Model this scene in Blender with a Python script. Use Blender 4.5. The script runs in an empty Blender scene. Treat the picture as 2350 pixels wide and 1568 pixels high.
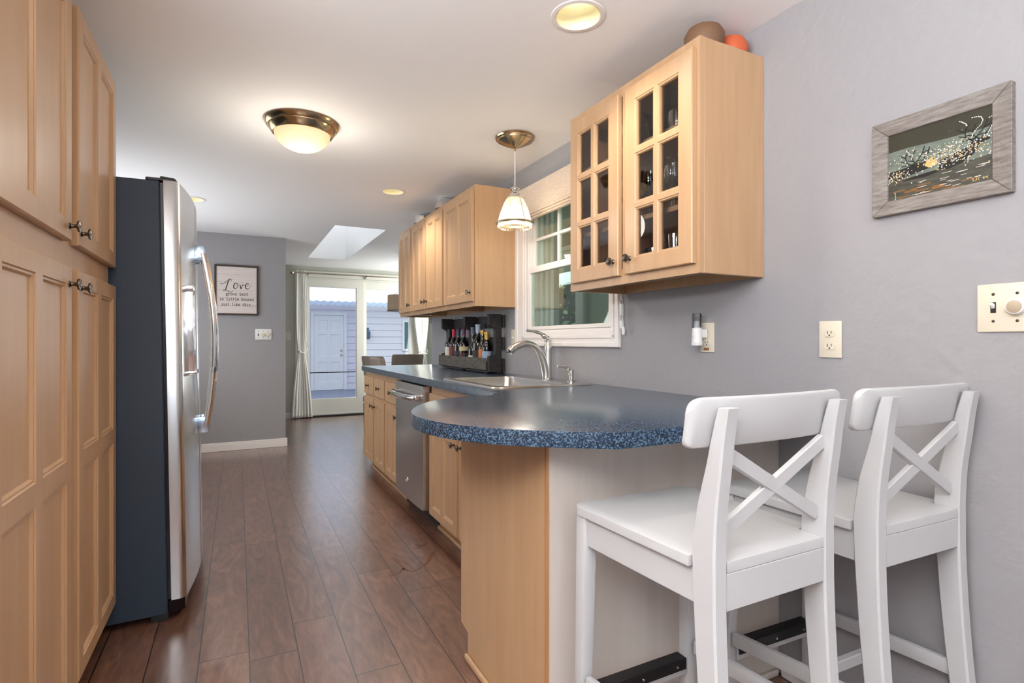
import bpy, bmesh, math, random
from mathutils import Vector, Matrix
random.seed(7)
S = bpy.context.scene
COL = S.collection
PI = math.pi
CEIL = 2.254

# ------------------------------------------------------------------ camera, world, lights, exposure
cam_d = bpy.data.cameras.new('camera'); cam = bpy.data.objects.new('camera', cam_d); COL.objects.link(cam)
cam.location = (0, 0, 1.134); cam.rotation_euler = (PI/2, 0, -0.469)
cam_d.sensor_width = 36.0; cam_d.lens = 36.0*1243/2350; cam_d.clip_start = 0.02; cam_d.clip_end = 200
S.camera = cam
S.view_settings.view_transform = 'Standard'
S.view_settings.look = 'None'
S.view_settings.gamma = 1.0
S.view_settings.use_curve_mapping = False
S.view_settings.exposure = 0.52

w = bpy.data.worlds.new('sky'); S.world = w; w.use_nodes = True
bg = w.node_tree.nodes['Background']
bg.inputs[0].default_value = (0.72, 0.84, 1.0, 1); bg.inputs[1].default_value = 1.1

def lamp(name, kind, loc, energy, color=(1, 1, 1), rot=(0, 0, 0), **kw):
    d = bpy.data.lights.new(name, kind); d.energy = energy; d.color = color
    for k, v in kw.items(): setattr(d, k, v)
    o = bpy.data.objects.new(name, d); COL.objects.link(o); o.location = loc; o.rotation_euler = rot
    return o
def aim(dx, dy, dz):
    return Vector((dx, dy, dz)).to_track_quat('-Z', 'Y').to_euler()
WARM = (1.0, 0.86, 0.66)
DAY = (0.90, 0.95, 1.0)
lamp('sun', 'SUN', (0, 20, 20), 4.6, (1.0, 0.95, 0.88), aim(0, -1, -1.73), angle=0.009)
# added fill lights behind the camera, aimed up to brighten the ceiling
lamp('fill_light_rear', 'AREA', (0.2, -2.25, 1.65), 55, (0.97, 0.98, 1.0), aim(-0.1, 1, 5.0), shape='RECTANGLE', size=2.6, size_y=1.2)
lamp('fill_light_side', 'AREA', (-1.12, -0.1, 1.72), 150, (0.97, 0.985, 1.0), aim(1, 0.6, 4.2), shape='RECTANGLE', size=2.0, size_y=1.0)
# added fill light to brighten the dining room, no window known there
lamp('fill_light_dining', 'AREA', (2.88, 7.9, 1.5), 26, (0.98, 1.0, 0.98), aim(-1, -0.05, 0.2), shape='RECTANGLE', size=0.9, size_y=1.5)

# daylight from the kitchen's left-hand window, hidden behind the fridge
lamp('daylight_left_window', 'AREA', (-1.08, 4.95, 1.35), 13, (0.97, 0.985, 1.0), aim(1, -0.1, 0.55), shape='RECTANGLE', size=1.9, size_y=1.3)

# ------------------------------------------------------------------ helpers
ROOT = {}
def tag(o, label=None, cat=None, group=None, kind=None):
    if label: o['label'] = label
    if cat: o['category'] = cat
    if group: o['group'] = group
    if kind: o['kind'] = kind
    return o
def thing(name, loc, label, cat, group=None, kind=None):
    o = bpy.data.objects.new(name, None); COL.objects.link(o); o.location = loc
    o.empty_display_size = 0.05
    ROOT[o.name] = Vector(loc)
    return tag(o, label, cat, group, kind)
def copy_tree(o, parent=None):
    c = o.copy(); COL.objects.link(c)
    if parent is not None: c.parent = parent
    for ch in list(o.children): copy_tree(ch, c)
    return c

class MB:
    def __init__(s): s.v = []; s.f = []; s.m = []; s.mi = 0
    def add(s, vs, fs):
        b = len(s.v); s.v += [tuple(p) for p in vs]
        for f in fs: s.f.append([b+i for i in f]); s.m.append(s.mi)
        return s
    def bm(s, bm):
        bm.verts.index_update()
        return s.add([v.co[:] for v in bm.verts], [[v.index for v in f.verts] for f in bm.faces])
    def box(s, x0, x1, y0, y1, z0, z1, bev=0.0, seg=1):
        x0, x1 = min(x0, x1), max(x0, x1); y0, y1 = min(y0, y1), max(y0, y1); z0, z1 = min(z0, z1), max(z0, z1)
        V = [(x0,y0,z0),(x1,y0,z0),(x1,y1,z0),(x0,y1,z0),(x0,y0,z1),(x1,y0,z1),(x1,y1,z1),(x0,y1,z1)]
        F = [(0,3,2,1),(4,5,6,7),(0,1,5,4),(1,2,6,5),(2,3,7,6),(3,0,4,7)]
        if bev <= 0: return s.add(V, F)
        b = bmesh.new(); vs = [b.verts.new(p) for p in V]
        for f in F: b.faces.new([vs[i] for i in f])
        bmesh.ops.bevel(b, geom=b.edges[:], offset=bev, segments=seg, profile=0.5, affect='EDGES', clamp_overlap=True)
        s.bm(b); b.free(); return s
    def hexa(s, V, bev=0.0, seg=1):
        F = [(0,3,2,1),(4,5,6,7),(0,1,5,4),(1,2,6,5),(2,3,7,6),(3,0,4,7)]
        b = bmesh.new(); vs = [b.verts.new(p) for p in V]
        for f in F: b.faces.new([vs[i] for i in f])
        bmesh.ops.recalc_face_normals(b, faces=b.faces[:])
        if bev > 0: bmesh.ops.bevel(b, geom=b.edges[:], offset=bev, segments=seg, profile=0.5, affect='EDGES', clamp_overlap=True)
        s.bm(b); b.free(); return s
    def lathe(s, prof, c=(0, 0, 0), n=32, axis='Z', rib=None):
        rings = []; V = []; F = []
        for (r, z) in prof:
            if r < 1e-6: rings.append([len(V)]); V.append((0, 0, z))
            else:
                ids = []
                for k in range(n):
                    a = 2*PI*k/n; rr = r*(1+(rib if rib and k % 2 else 0))
                    ids.append(len(V)); V.append((rr*math.cos(a), rr*math.sin(a), z))
                rings.append(ids)
        for A, B in zip(rings, rings[1:]):
            if len(A) == 1 and len(B) == 1: continue
            for k in range(n):
                k2 = (k+1) % n
                if len(A) == 1: F.append((A[0], B[k2], B[k]))
                elif len(B) == 1: F.append((A[k], A[k2], B[0]))
                else: F.append((A[k], A[k2], B[k2], B[k]))
        def mp(p):
            x, y, z = p
            if axis == 'X': x, y, z = z, x, y
            elif axis == '-X': x, y, z = -z, -x, y
            elif axis == 'Y': x, y, z = x, z, -y
            elif axis == '-Y': x, y, z = x, -z, y
            return (x+c[0], y+c[1], z+c[2])
        return s.add([mp(p) for p in V], F)
    def tube(s, path, r, n=10, flat=1.0, cap=True, up=None):
        P = [Vector(p) for p in path]; N = len(P)
        R = r if isinstance(r, (list, tuple)) else [r]*N
        V = []; F = []; prev = None
        for i in range(N):
            t = (P[min(i+1, N-1)]-P[max(i-1, 0)]).normalized()
            if prev is None:
                u = Vector(up) if up else (Vector((0, 0, 1)) if abs(t.z) < 0.9 else Vector((1, 0, 0)))
            else: u = prev
            u = (u-t*u.dot(t)).normalized(); prev = u; v = t.cross(u)
            for k in range(n):
                a = 2*PI*k/n
                V.append(P[i]+u*(R[i]*math.cos(a)*flat)+v*(R[i]*math.sin(a)))
        for i in range(N-1):
            for k in range(n):
                k2 = (k+1) % n
                F.append((i*n+k, i*n+k2, (i+1)*n+k2, (i+1)*n+k))
        if cap:
            F.append(tuple(range(n-1, -1, -1))); F.append(tuple((N-1)*n+k for k in range(n)))
        return s.add(V, F)
    def plate(s, outer, holes, mp, t0, t1, bev=0.0, seg=2):
        """2D outline with holes -> slab; mp(a,b,t) -> xyz"""
        b = bmesh.new(); loops = []; E = []
        for L in [outer]+list(holes):
            vs = [b.verts.new((p[0], p[1], 0)) for p in L]
            es = [b.edges.new((vs[i], vs[(i+1) % len(vs)])) for i in range(len(vs))]
            loops.append(vs); E += es
        bmesh.ops.triangle_fill(b, use_beauty=True, use_dissolve=False, edges=E)
        faces = b.faces[:]
        bmesh.ops.recalc_face_normals(b, faces=faces)
        if faces and sum(f.normal.z for f in faces) < 0: bmesh.ops.reverse_faces(b, faces=faces)
        b.verts.index_update()
        base = [v.co.copy() for v in b.verts]; tri = [[v.index for v in f.verts] for f in b.faces]
        b2 = bmesh.new(); nv = len(base)
        lo = [b2.verts.new((p.x, p.y, t0)) for p in base]; hi = [b2.verts.new((p.x, p.y, t1)) for p in base]
        for t in tri:
            b2.faces.new([hi[i] for i in t]); b2.faces.new([lo[i] for i in reversed(t)])
        bev_e = []
        for vs in loops:
            ids = [v.index for v in vs]
            for i in range(len(ids)):
                a, c = ids[i], ids[(i+1) % len(ids)]
                try: b2.faces.new((lo[a], lo[c], hi[c], hi[a]))
                except ValueError: pass
        bmesh.ops.recalc_face_normals(b2, faces=b2.faces[:])
        if bev > 0:
            for i, vs in enumerate(loops):
                ids = [v.index for v in vs]
                if i == 0:
                    for k in range(len(ids)):
                        e = b2.edges.get((hi[ids[k]], hi[ids[(k+1) % len(ids)]]))
                        if e: bev_e.append(e)
            bmesh.ops.bevel(b2, geom=bev_e, offset=bev, segments=seg, profile=0.5, affect='EDGES', clamp_overlap=True)
        b2.verts.index_update()
        s.add([mp(*v.co) for v in b2.verts], [[v.index for v in f.verts] for f in b2.faces])
        b.free(); b2.free(); return s
    def prism(s, poly, mp, t0, t1, bev=0.0, seg=2): return s.plate(poly, [], mp, t0, t1, bev, seg)
    def ribbon(s, pts, wd, mp):
        """flat stroke of width wd (number or list) following 2D pts"""
        P = [Vector((p[0], p[1])) for p in pts]; N = len(P); W = wd if isinstance(wd, list) else [wd]*N
        V = []; F = []
        for i in range(N):
            t = P[min(i+1, N-1)]-P[max(i-1, 0)]
            if t.length < 1e-9: t = Vector((1, 0))
            t.normalize(); n = Vector((-t.y, t.x))*W[i]*0.5
            V.append(mp(*(P[i]+n))); V.append(mp(*(P[i]-n)))
        for i in range(N-1): F.append((2*i, 2*i+1, 2*i+3, 2*i+2))
        return s.add(V, F)
    def build(s, name, mat, parent=None, off=None, smooth=35, local=False):
        me = bpy.data.meshes.new(name)
        if parent is not None and not local:
            p = parent
            while p.name not in ROOT and p.parent: p = p.parent
            off = ROOT.get(p.name, Vector((0, 0, 0)))
        off = Vector(off) if off is not None else Vector((0, 0, 0))
        me.from_pydata([tuple(Vector(v)-off) for v in s.v], [], s.f)
        mats = mat if isinstance(mat, (list, tuple)) else [mat]
        for m in mats: me.materials.append(m)
        for p, mi in zip(me.polygons, s.m): p.material_index = mi
        b = bmesh.new(); b.from_mesh(me); bmesh.ops.recalc_face_normals(b, faces=b.faces[:]); b.to_mesh(me); b.free()
        me.update()
        if smooth:
            for p in me.polygons: p.use_smooth = True
            me.set_sharp_from_angle(angle=math.radians(smooth))
        o = bpy.data.objects.new(name, me); COL.objects.link(o)
        if parent is not None: o.parent = parent
        else: o.location = off
        return o
def struct(mb, name, mat, label=None, cat=None):
    o = mb.build(name, mat); o['kind'] = 'structure'
    if label: o['label'] = label
    if cat: o['category'] = cat
    return o
def single(mb, name, mat, loc, label, cat, group=None, smooth=35):
    return tag(mb.build(name, mat, None, loc, smooth), label, cat, group)
def XY(a, b, t): return (a, b, t)
def catmull(pts, n=6):
    out = []; P = [Vector(p) for p in pts]
    for i in range(len(P)-1):
        p0 = P[max(i-1, 0)]; p1 = P[i]; p2 = P[i+1]; p3 = P[min(i+2, len(P)-1)]
        for k in range(n):
            t = k/n
            out.append(0.5*((2*p1)+(p2-p0)*t+(2*p0-5*p1+4*p2-p3)*t*t+(3*p1-p0-3*p2+p3)*t**3))
    out.append(P[-1]); return out

# ------------------------------------------------------------------ materials
def srgb(r, g, b):
    f = lambda c: (c/255/12.92) if c/255 <= 0.04045 else ((c/255+0.055)/1.055)**2.4
    return (f(r), f(g), f(b), 1)
def pm(name, col, rough=0.5, metal=0.0, spec=None, coat=0.0, bump=None, var=None, trans=0.0, emit=None, aniso=0.0):
    """principled; bump=(scale,strength[,stretch]); var=(scale,stretch xyz,colour2)"""
    m = bpy.data.materials.new(name); m.use_nodes = True; N = m.node_tree.nodes; L = m.node_tree.links
    b = N['Principled BSDF']; b.inputs['Base Color'].default_value = col; b.inputs['Roughness'].default_value = rough
    b.inputs['Metallic'].default_value = metal
    if spec is not None: b.inputs['Specular IOR Level'].default_value = spec
    if coat: b.inputs['Coat Weight'].default_value = coat; b.inputs['Coat Roughness'].default_value = 0.12
    if trans: b.inputs['Transmission Weight'].default_value = trans
    if emit: b.inputs['Emission Color'].default_value = emit[0]; b.inputs['Emission Strength'].default_value = emit[1]
    if aniso: b.inputs['Anisotropic'].default_value = aniso
    if bump or var: tc = N.new('ShaderNodeTexCoord')
    if var:
        mp = N.new('ShaderNodeMapping'); mp.inputs['Scale'].default_value = var[1]; L.new(tc.outputs['Object'], mp.inputs[0])
        n = N.new('ShaderNodeTexNoise'); n.inputs['Scale'].default_value = var[0]; n.inputs['Detail'].default_value = 6; n.inputs['Roughness'].default_value = 0.6
        L.new(mp.outputs[0], n.inputs['Vector'])
        r = N.new('ShaderNodeValToRGB'); r.color_ramp.elements[0].position = 0.3; r.color_ramp.elements[1].position = 0.7
        r.color_ramp.elements[0].color = var[2]; r.color_ramp.elements[1].color = col
        L.new(n.outputs['Fac'], r.inputs[0]); L.new(r.outputs[0], b.inputs['Base Color'])
    if bump:
        n2 = N.new('ShaderNodeTexNoise'); n2.inputs['Scale'].default_value = bump[0]; n2.inputs['Detail'].default_value = 4
        if len(bump) > 2:
            mp2 = N.new('ShaderNodeMapping'); mp2.inputs['Scale'].default_value = bump[2]; L.new(tc.outputs['Object'], mp2.inputs[0]); L.new(mp2.outputs[0], n2.inputs['Vector'])
        else: L.new(tc.outputs['Object'], n2.inputs['Vector'])
        bp = N.new('ShaderNodeBump'); bp.inputs['Strength'].default_value = bump[1]; bp.inputs['Distance'].default_value = 0.01
        L.new(n2.outputs['Fac'], bp.inputs['Height']); L.new(bp.outputs[0], b.inputs['Normal'])
    return m
def glass_thin(name, tint=(1, 1, 1, 1), ior=1.5, rough=0.0, boost=1.0):
    m = bpy.data.materials.new(name); m.use_nodes = True; N = m.node_tree.nodes; L = m.node_tree.links
    N.remove(N['Principled BSDF']); out = N['Material Output']
    t = N.new('ShaderNodeBsdfTransparent'); t.inputs[0].default_value = tint
    g = N.new('ShaderNodeBsdfGlossy'); g.inputs['Roughness'].default_value = rough
    f = N.new('ShaderNodeFresnel'); f.inputs[0].default_value = ior
    mu = N.new('ShaderNodeMath'); mu.operation = 'MULTIPLY'; mu.inputs[1].default_value = boost; mu.use_clamp = True
    L.new(f.outputs[0], mu.inputs[0])
    x = N.new('ShaderNodeMixShader'); L.new(mu.outputs[0], x.inputs[0]); L.new(t.outputs[0], x.inputs[1]); L.new(g.outputs[0], x.inputs[2])
    L.new(x.outputs[0], out.inputs[0]); return m
def translucent(name, col, emit=0.0, ecol=None, fac=0.5):
    m = bpy.data.materials.new(name); m.use_nodes = True; N = m.node_tree.nodes; L = m.node_tree.links
    N.remove(N['Principled BSDF']); out = N['Material Output']
    a = N.new('ShaderNodeBsdfTranslucent'); a.inputs[0].default_value = col
    d = N.new('ShaderNodeBsdfDiffuse'); d.inputs[0].default_value = col
    x = N.new('ShaderNodeMixShader'); x.inputs[0].default_value = fac; L.new(a.outputs[0], x.inputs[1]); L.new(d.outputs[0], x.inputs[2])
    last = x
    if emit:
        e = N.new('ShaderNodeEmission'); e.inputs[0].default_value = ecol or col; e.inputs[1].default_value = emit
        ad = N.new('ShaderNodeAddShader'); L.new(x.outputs[0], ad.inputs[0]); L.new(e.outputs[0], ad.inputs[1]); last = ad
    L.new(last.outputs[0], out.inputs[0]); return m
def emis(name, col, st):
    m = bpy.data.materials.new(name); m.use_nodes = True; N = m.node_tree.nodes; L = m.node_tree.links
    N.remove(N['Principled BSDF']); e = N.new('ShaderNodeEmission'); e.inputs[0].default_value = col; e.inputs[1].default_value = st
    L.new(e.outputs[0], N['Material Output'].inputs[0]); return m

MAPLE = pm('maple', srgb(194, 158, 121), 0.36, var=(3.0, (6, 6, 0.55), srgb(184, 145, 107)), coat=0.12)
MAPLE_D = pm('maple_dark_board', srgb(186, 138, 92), 0.45, var=(3.0, (8, 8, 0.6), srgb(172, 122, 78)))  # darker wood for the toe kicks and corner strip
MAPLE_IN = pm('cabinet_interior', srgb(196, 148, 102), 0.5, var=(3.0, (8, 8, 0.6), srgb(184, 134, 90)))
VENEER = pm('back_panel_veneer', srgb(208, 200, 193), 0.4, var=(2.5, (7, 7, 0.5), srgb(200, 189, 180)), coat=0.1)
WALL = pm('grey_wall_paint', srgb(157, 155, 157), 0.62, bump=(30, 0.35))
WALLD = pm('grey_paint_lit_greener', srgb(204, 206, 196), 0.62, bump=(38, 0.1))  # same grey wall paint, the dining room's greener light put into its colour
CEILM = pm('ceiling_paint', srgb(246, 245, 244), 0.8, bump=(26, 0.08))
TRIM = pm('white_trim_paint', srgb(238, 232, 228), 0.35)
DOORW = pm('cream_white_door_paint', srgb(232, 230, 220), 0.4)
WHITE = pm('white_lacquer', srgb(192, 192, 193), 0.3, bump=(60, 0.02))
STEEL = pm('brushed_steel', (0.62, 0.61, 0.59, 1), 0.27, 1.0, bump=(40, 0.02, (1, 1, 0.03)))
STEELF = pm('fridge_steel', (0.66, 0.66, 0.66, 1), 0.24, 1.0, bump=(40, 0.015, (1, 1, 0.02)))
CHROME = pm('chrome', (0.8, 0.8, 0.8, 1), 0.08, 1.0)
BLUECHROME = pm('blue_chrome', (0.55, 0.68, 0.82, 1), 0.1, 1.0)
NICKEL = pm('brushed_nickel', (0.55, 0.50, 0.44, 1), 0.25, 1.0)
BRASSN = pm('warm_nickel', (0.50, 0.38, 0.24, 1), 0.2, 1.0)
PEWTER = pm('dark_pewter', (0.16, 0.14, 0.12, 1), 0.28, 1.0)
FSIDE = pm('fridge_side', srgb(42, 56, 72), 0.36, bump=(420, 0.25), spec=0.5)
BLACK = pm('black_plastic', srgb(14, 15, 18), 0.35)
BLACKG = pm('black_gloss', srgb(6, 8, 14), 0.1)
IVORY = pm('ivory_plate', srgb(222, 212, 192), 0.35)
WPLATE = pm('white_plate', srgb(235, 235, 232), 0.35)
DARKSLOT = pm('dark_slot', srgb(30, 26, 22), 0.6)
CURT = pm('cream_curtain', srgb(248, 247, 240), 0.9, var=(60, (1, 1, 0.1), srgb(240, 238, 228)))
UPH = pm('grey_upholstery', srgb(146, 134, 124), 0.9, bump=(300, 0.1))
DARKWOOD = pm('dark_walnut', srgb(62, 42, 30), 0.4)
PALLET = pm('dark_pallet_wood', srgb(52, 47, 44), 0.55, var=(8, (2, 2, 12), srgb(30, 26, 30)), bump=(40, 0.4))
PALLETG = pm('grey_weathered_board', srgb(112, 106, 96), 0.7, var=(14, (3, 1.0, 9), srgb(62, 58, 52)), bump=(50, 0.5))
GREYW = pm('grey_washed_frame', srgb(150, 144, 138), 0.6, var=(40, (1, 0.5, 4), srgb(104, 94, 88)), bump=(60, 0.35))
BROWNF = pm('brown_frame', srgb(74, 60, 50), 0.6, var=(20, (3, 3, 3), srgb(50, 40, 34)))
PLANKW = pm('whitewashed_boards', srgb(226, 216, 210), 0.7, var=(5, (0.6, 1, 14), srgb(216, 202, 194)))
INK = pm('black_ink', srgb(24, 24, 28), 0.6)
SIDING2 = pm('pale_green_siding', srgb(226, 230, 216), 0.6)
CLEAR = glass_thin('window_glass', (0.97, 1.0, 0.985, 1), 1.45, 0.0, 0.6)
SCREENG = glass_thin('screened_glass', (0.80, 0.82, 0.86, 1), 1.45, 0.0, 0.6)
SINKG = glass_thin('sink_window_glass', (0.93, 1.0, 0.93, 1), 1.45, 0.0, 0.6)
CABG = glass_thin('cabinet_glass', (0.95, 0.94, 0.93, 1), 1.5, 0.0, 1.5)
WARE = glass_thin('glassware', (0.93, 0.95, 0.96, 1), 1.5, 0.02, 2.2)
AMBERG = glass_thin('pressed_lamp_glass', (0.97, 0.86, 0.68, 1), 1.5, 0.10, 3.0)
def _amber(m):
    N = m.node_tree.nodes; L = m.node_tree.links; out = N['Material Output']; src = out.inputs[0].links[0].from_socket
    t = N.new('ShaderNodeBsdfTranslucent'); t.inputs[0].default_value = (0.95, 0.80, 0.58, 1)
    x = N.new('ShaderNodeMixShader'); x.inputs[0].default_value = 0.3; L.new(src, x.inputs[1]); L.new(t.outputs[0], x.inputs[2]); L.new(x.outputs[0], out.inputs[0])
_amber(AMBERG)

def counter_mat():
    m = bpy.data.materials.new('speckled_laminate'); m.use_nodes = True; N = m.node_tree.nodes; L = m.node_tree.links
    b = N['Principled BSDF']; b.inputs['Roughness'].default_value = 0.26; b.inputs['Coat Weight'].default_value = 0.5; b.inputs['Coat Roughness'].default_value = 0.2
    tc = N.new('ShaderNodeTexCoord'); v = N.new('ShaderNodeTexVoronoi'); v.inputs['Scale'].default_value = 330
    L.new(tc.outputs['Object'], v.inputs['Vector'])
    r = N.new('ShaderNodeValToRGB'); e = r.color_ramp.elements
    e[0].position = 0.0; e[0].color = srgb(10, 24, 42); e[1].position = 1.0; e[1].color = srgb(66, 92, 118)
    k = e.new(0.55); k.color = srgb(30, 50, 72); k = e.new(0.93); k.color = srgb(92, 118, 140)
    sp = N.new('ShaderNodeSeparateColor'); L.new(v.outputs['Color'], sp.inputs[0]); L.new(sp.outputs[0], r.inputs[0])
    L.new(r.outputs[0], b.inputs['Base Color']); return m
COUNTER = counter_mat()

def floor_mat():
    m = bpy.data.materials.new('walnut_laminate'); m.use_nodes = True; N = m.node_tree.nodes; L = m.node_tree.links
    b = N['Principled BSDF']
    tc = N.new('ShaderNodeTexCoord'); sx = N.new('ShaderNodeSeparateXYZ'); L.new(tc.outputs['Object'], sx.inputs[0])
    def M(op, a, c=None, cl=False):
        n = N.new('ShaderNodeMath'); n.operation = op; n.use_clamp = cl
        for i, x in enumerate((a, c)):
            if x is None: continue
            if isinstance(x, (int, float)): n.inputs[i].default_value = x
            else: L.new(x, n.inputs[i])
        return n.outputs[0]
    W, LEN = 0.16, 1.22
    u = M('DIVIDE', M('SUBTRACT', sx.outputs[0], 0.0378), W); row = M('FLOOR', u); fu = M('FRACT', u)
    wn = N.new('ShaderNodeTexWhiteNoise'); wn.noise_dimensions = '1D'; L.new(row, wn.inputs['W'])
    vv = M('ADD', M('DIVIDE', sx.outputs[1], LEN), M('MULTIPLY', wn.outputs['Value'], 7.3)); colm = M('FLOOR', vv); fv = M('FRACT', vv)
    wn2 = N.new('ShaderNodeTexWhiteNoise'); wn2.noise_dimensions = '2D'
    cb = N.new('ShaderNodeCombineXYZ'); L.new(row, cb.inputs[0]); L.new(colm, cb.inputs[1]); L.new(cb.outputs[0], wn2.inputs['Vector'])
    # grain: long noise shifted per plank, warped for swirls
    cc = N.new('ShaderNodeCombineXYZ')
    L.new(M('ADD', M('MULTIPLY', sx.outputs[0], 1.0), M('MULTIPLY', wn2.outputs['Value'], 31.0)), cc.inputs[0])
    L.new(M('ADD', M('MULTIPLY', sx.outputs[1], 0.22), M('MULTIPLY', row, 1.7)), cc.inputs[1])
    n1 = N.new('ShaderNodeTexNoise'); n1.inputs['Scale'].default_value = 14; n1.inputs['Detail'].default_value = 5; n1.inputs['Distortion'].default_value = 2.2
    L.new(cc.outputs[0], n1.inputs['Vector'])
    n2 = N.new('ShaderNodeTexNoise'); n2.inputs['Scale'].default_value = 90; n2.inputs['Detail'].default_value = 4
    L.new(cc.outputs[0], n2.inputs['Vector'])
    r = N.new('ShaderNodeValToRGB'); e = r.color_ramp.elements
    e[0].position = 0.25; e[0].color = srgb(72, 46, 36); e[1].position = 0.75; e[1].color = srgb(128, 92, 74)
    k = e.new(0.5); k.color = srgb(104, 71, 56)
    L.new(M('ADD', M('MULTIPLY', n1.outputs['Fac'], 0.75), M('MULTIPLY', n2.outputs['Fac'], 0.25)), r.inputs[0])
    hv = N.new('ShaderNodeHueSaturation'); L.new(r.outputs[0], hv.inputs['Color'])
    L.new(M('ADD', M('MULTIPLY', wn2.outputs['Value'], 0.32), 0.84), hv.inputs['Value'])
    # seams
    su = M('MINIMUM', fu, M('SUBTRACT', 1.0, fu)); sv = M('MULTIPLY', M('MINIMUM', fv, M('SUBTRACT', 1.0, fv)), LEN/W)
    seam = M('LESS_THAN', M('MINIMUM', su, sv), 0.013)
    mx = N.new('ShaderNodeMix'); mx.data_type = 'RGBA'; L.new(seam, mx.inputs[0]); L.new(hv.outputs[0], mx.inputs[6]); mx.inputs[7].default_value = srgb(24, 15, 12)
    L.new(mx.outputs[2], b.inputs['Base Color'])
    b.inputs['Roughness'].default_value = 0.34; b.inputs['Coat Weight'].default_value = 0.9; b.inputs['Coat IOR'].default_value = 1.7; b.inputs['Coat Roughness'].default_value = 0.24
    bp = N.new('ShaderNodeBump'); bp.inputs['Strength'].default_value = 0.12; bp.inputs['Distance'].default_value = 0.002
    L.new(M('SUBTRACT', n2.outputs['Fac'], M('MULTIPLY', seam, 2.0)), bp.inputs['Height']); L.new(bp.outputs[0], b.inputs['Normal'])
    return m
FLOOR = floor_mat()
STAIN = pm('dried_spill', srgb(92, 56, 28), 0.55)

# ------------------------------------------------------------------ the setting
def bez(pts): return pts
fl = MB().prism([(-1.6, -2.7), (1.83, -2.7), (1.83, 4.8), (2.98, 4.8), (2.98, 8.72), (-1.6, 8.72)], XY, -0.06, 0.0)
fl.mi = 1
def FZ(a, b): return (a, b, 0.0004)
# dried spill marks in front of the dishwasher (pixel-measured floor points in metres)
def spill(pts, wd):
    q = catmull([(p[0], p[1], 0) for p in pts], 4)
    W = [wd[i//4]*(1-(i % 4)/4)+wd[min(i//4+1, len(wd)-1)]*((i % 4)/4) for i in range(len(q))]
    fl.ribbon([(p.x, p.y) for p in q], W, FZ)
for pts, wd in (
    ([(0.721,2.827),(0.736,2.719),(0.740,2.653),(0.754,2.622)], [0.003,0.008,0.012,0.014]),
    ([(0.721,2.827),(0.752,2.747),(0.781,2.655)], [0.002,0.006,0.003]),
    ([(0.741,2.66),(0.709,2.619),(0.678,2.604),(0.629,2.597)], [0.016,0.012,0.009,0.002]),
    ([(0.751,2.612),(0.767,2.602),(0.797,2.612),(0.841,2.645),(0.886,2.699),(0.934,2.778),(0.952,2.80)], [0.003,0.006,0.01,0.014,0.022,0.022,0.003]),
    ([(0.742,3.128),(0.757,3.074),(0.768,3.016)], [0.003,0.008,0.003]),
    ([(0.885,2.945),(0.897,2.915),(0.906,2.90)], [0.004,0.026,0.012]),
    ([(0.855,2.873),(0.906,2.896),(0.945,2.93)], [0.003,0.014,0.03])):
    spill(pts, wd)
struct(fl, 'floor', [FLOOR, STAIN], 'dark walnut plank floor', 'floor')

def circ(cx, cy, r, n=32): return [(cx+r*math.cos(2*PI*k/n), cy+r*math.sin(2*PI*k/n)) for k in range(n)]
CANS = [(1.045, 1.560), (1.035, 4.01), (-0.315, 4.93), (0.35, 0.55)]
SKY = (0.837, 1.330, 5.42, 7.67)
holes = [circ(x, y, 0.076) for x, y in CANS]+[[(SKY[0], SKY[2]), (SKY[1], SKY[2]), (SKY[1], SKY[3]), (SKY[0], SKY[3])]]
struct(MB().plate([(-1.6, -2.7), (1.83, -2.7), (1.83, 4.8), (2.98, 4.8), (2.98, 8.72), (-1.6, 8.72)], holes, XY, CEIL, CEIL+0.02), 'ceiling', CEILM, 'white painted ceiling', 'ceiling')
# roof deck above the ceiling keeps daylight out of the attic (open over the skylight)
struct(MB().plate([(-1.8, -2.9), (1.95, -2.9), (1.95, 4.7), (3.15, 4.7), (3.15, 8.9), (-1.8, 8.9)], [[(SKY[0], SKY[2]), (SKY[1], SKY[2]), (SKY[1], SKY[3]), (SKY[0], SKY[3])]], XY, 2.86, 2.92), 'trim_roof_deck', PALLET, 'roof deck over the ceiling', 'roof')
sk = MB()
for a, b_ in (((SKY[0]-0.02, SKY[0]), (SKY[2]-0.02, SKY[3]+0.02)), ((SKY[1], SKY[1]+0.02), (SKY[2]-0.02, SKY[3]+0.02))):
    sk.box(a[0], a[1], b_[0], b_[1], CEIL+0.0205, 2.95)
for a in ((SKY[2]-0.02, SKY[2]), (SKY[3], SKY[3]+0.02)): sk.box(SKY[0], SKY[1], a[0], a[1], CEIL+0.0205, 2.95)
skl = thing('window_skylight', (1.08, 6.5, CEIL), 'white skylight shaft in the ceiling near the patio doors', 'skylight', kind='structure')
sk.build('shaft', CEILM, skl)
MB().box(SKY[0]-0.02, SKY[1]+0.02, SKY[2]-0.02, SKY[3]+0.02, 2.951, 2.962).build('dome', translucent('skylight_acrylic', (0.92, 0.94, 0.96, 1), fac=0.15), skl)

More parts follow.
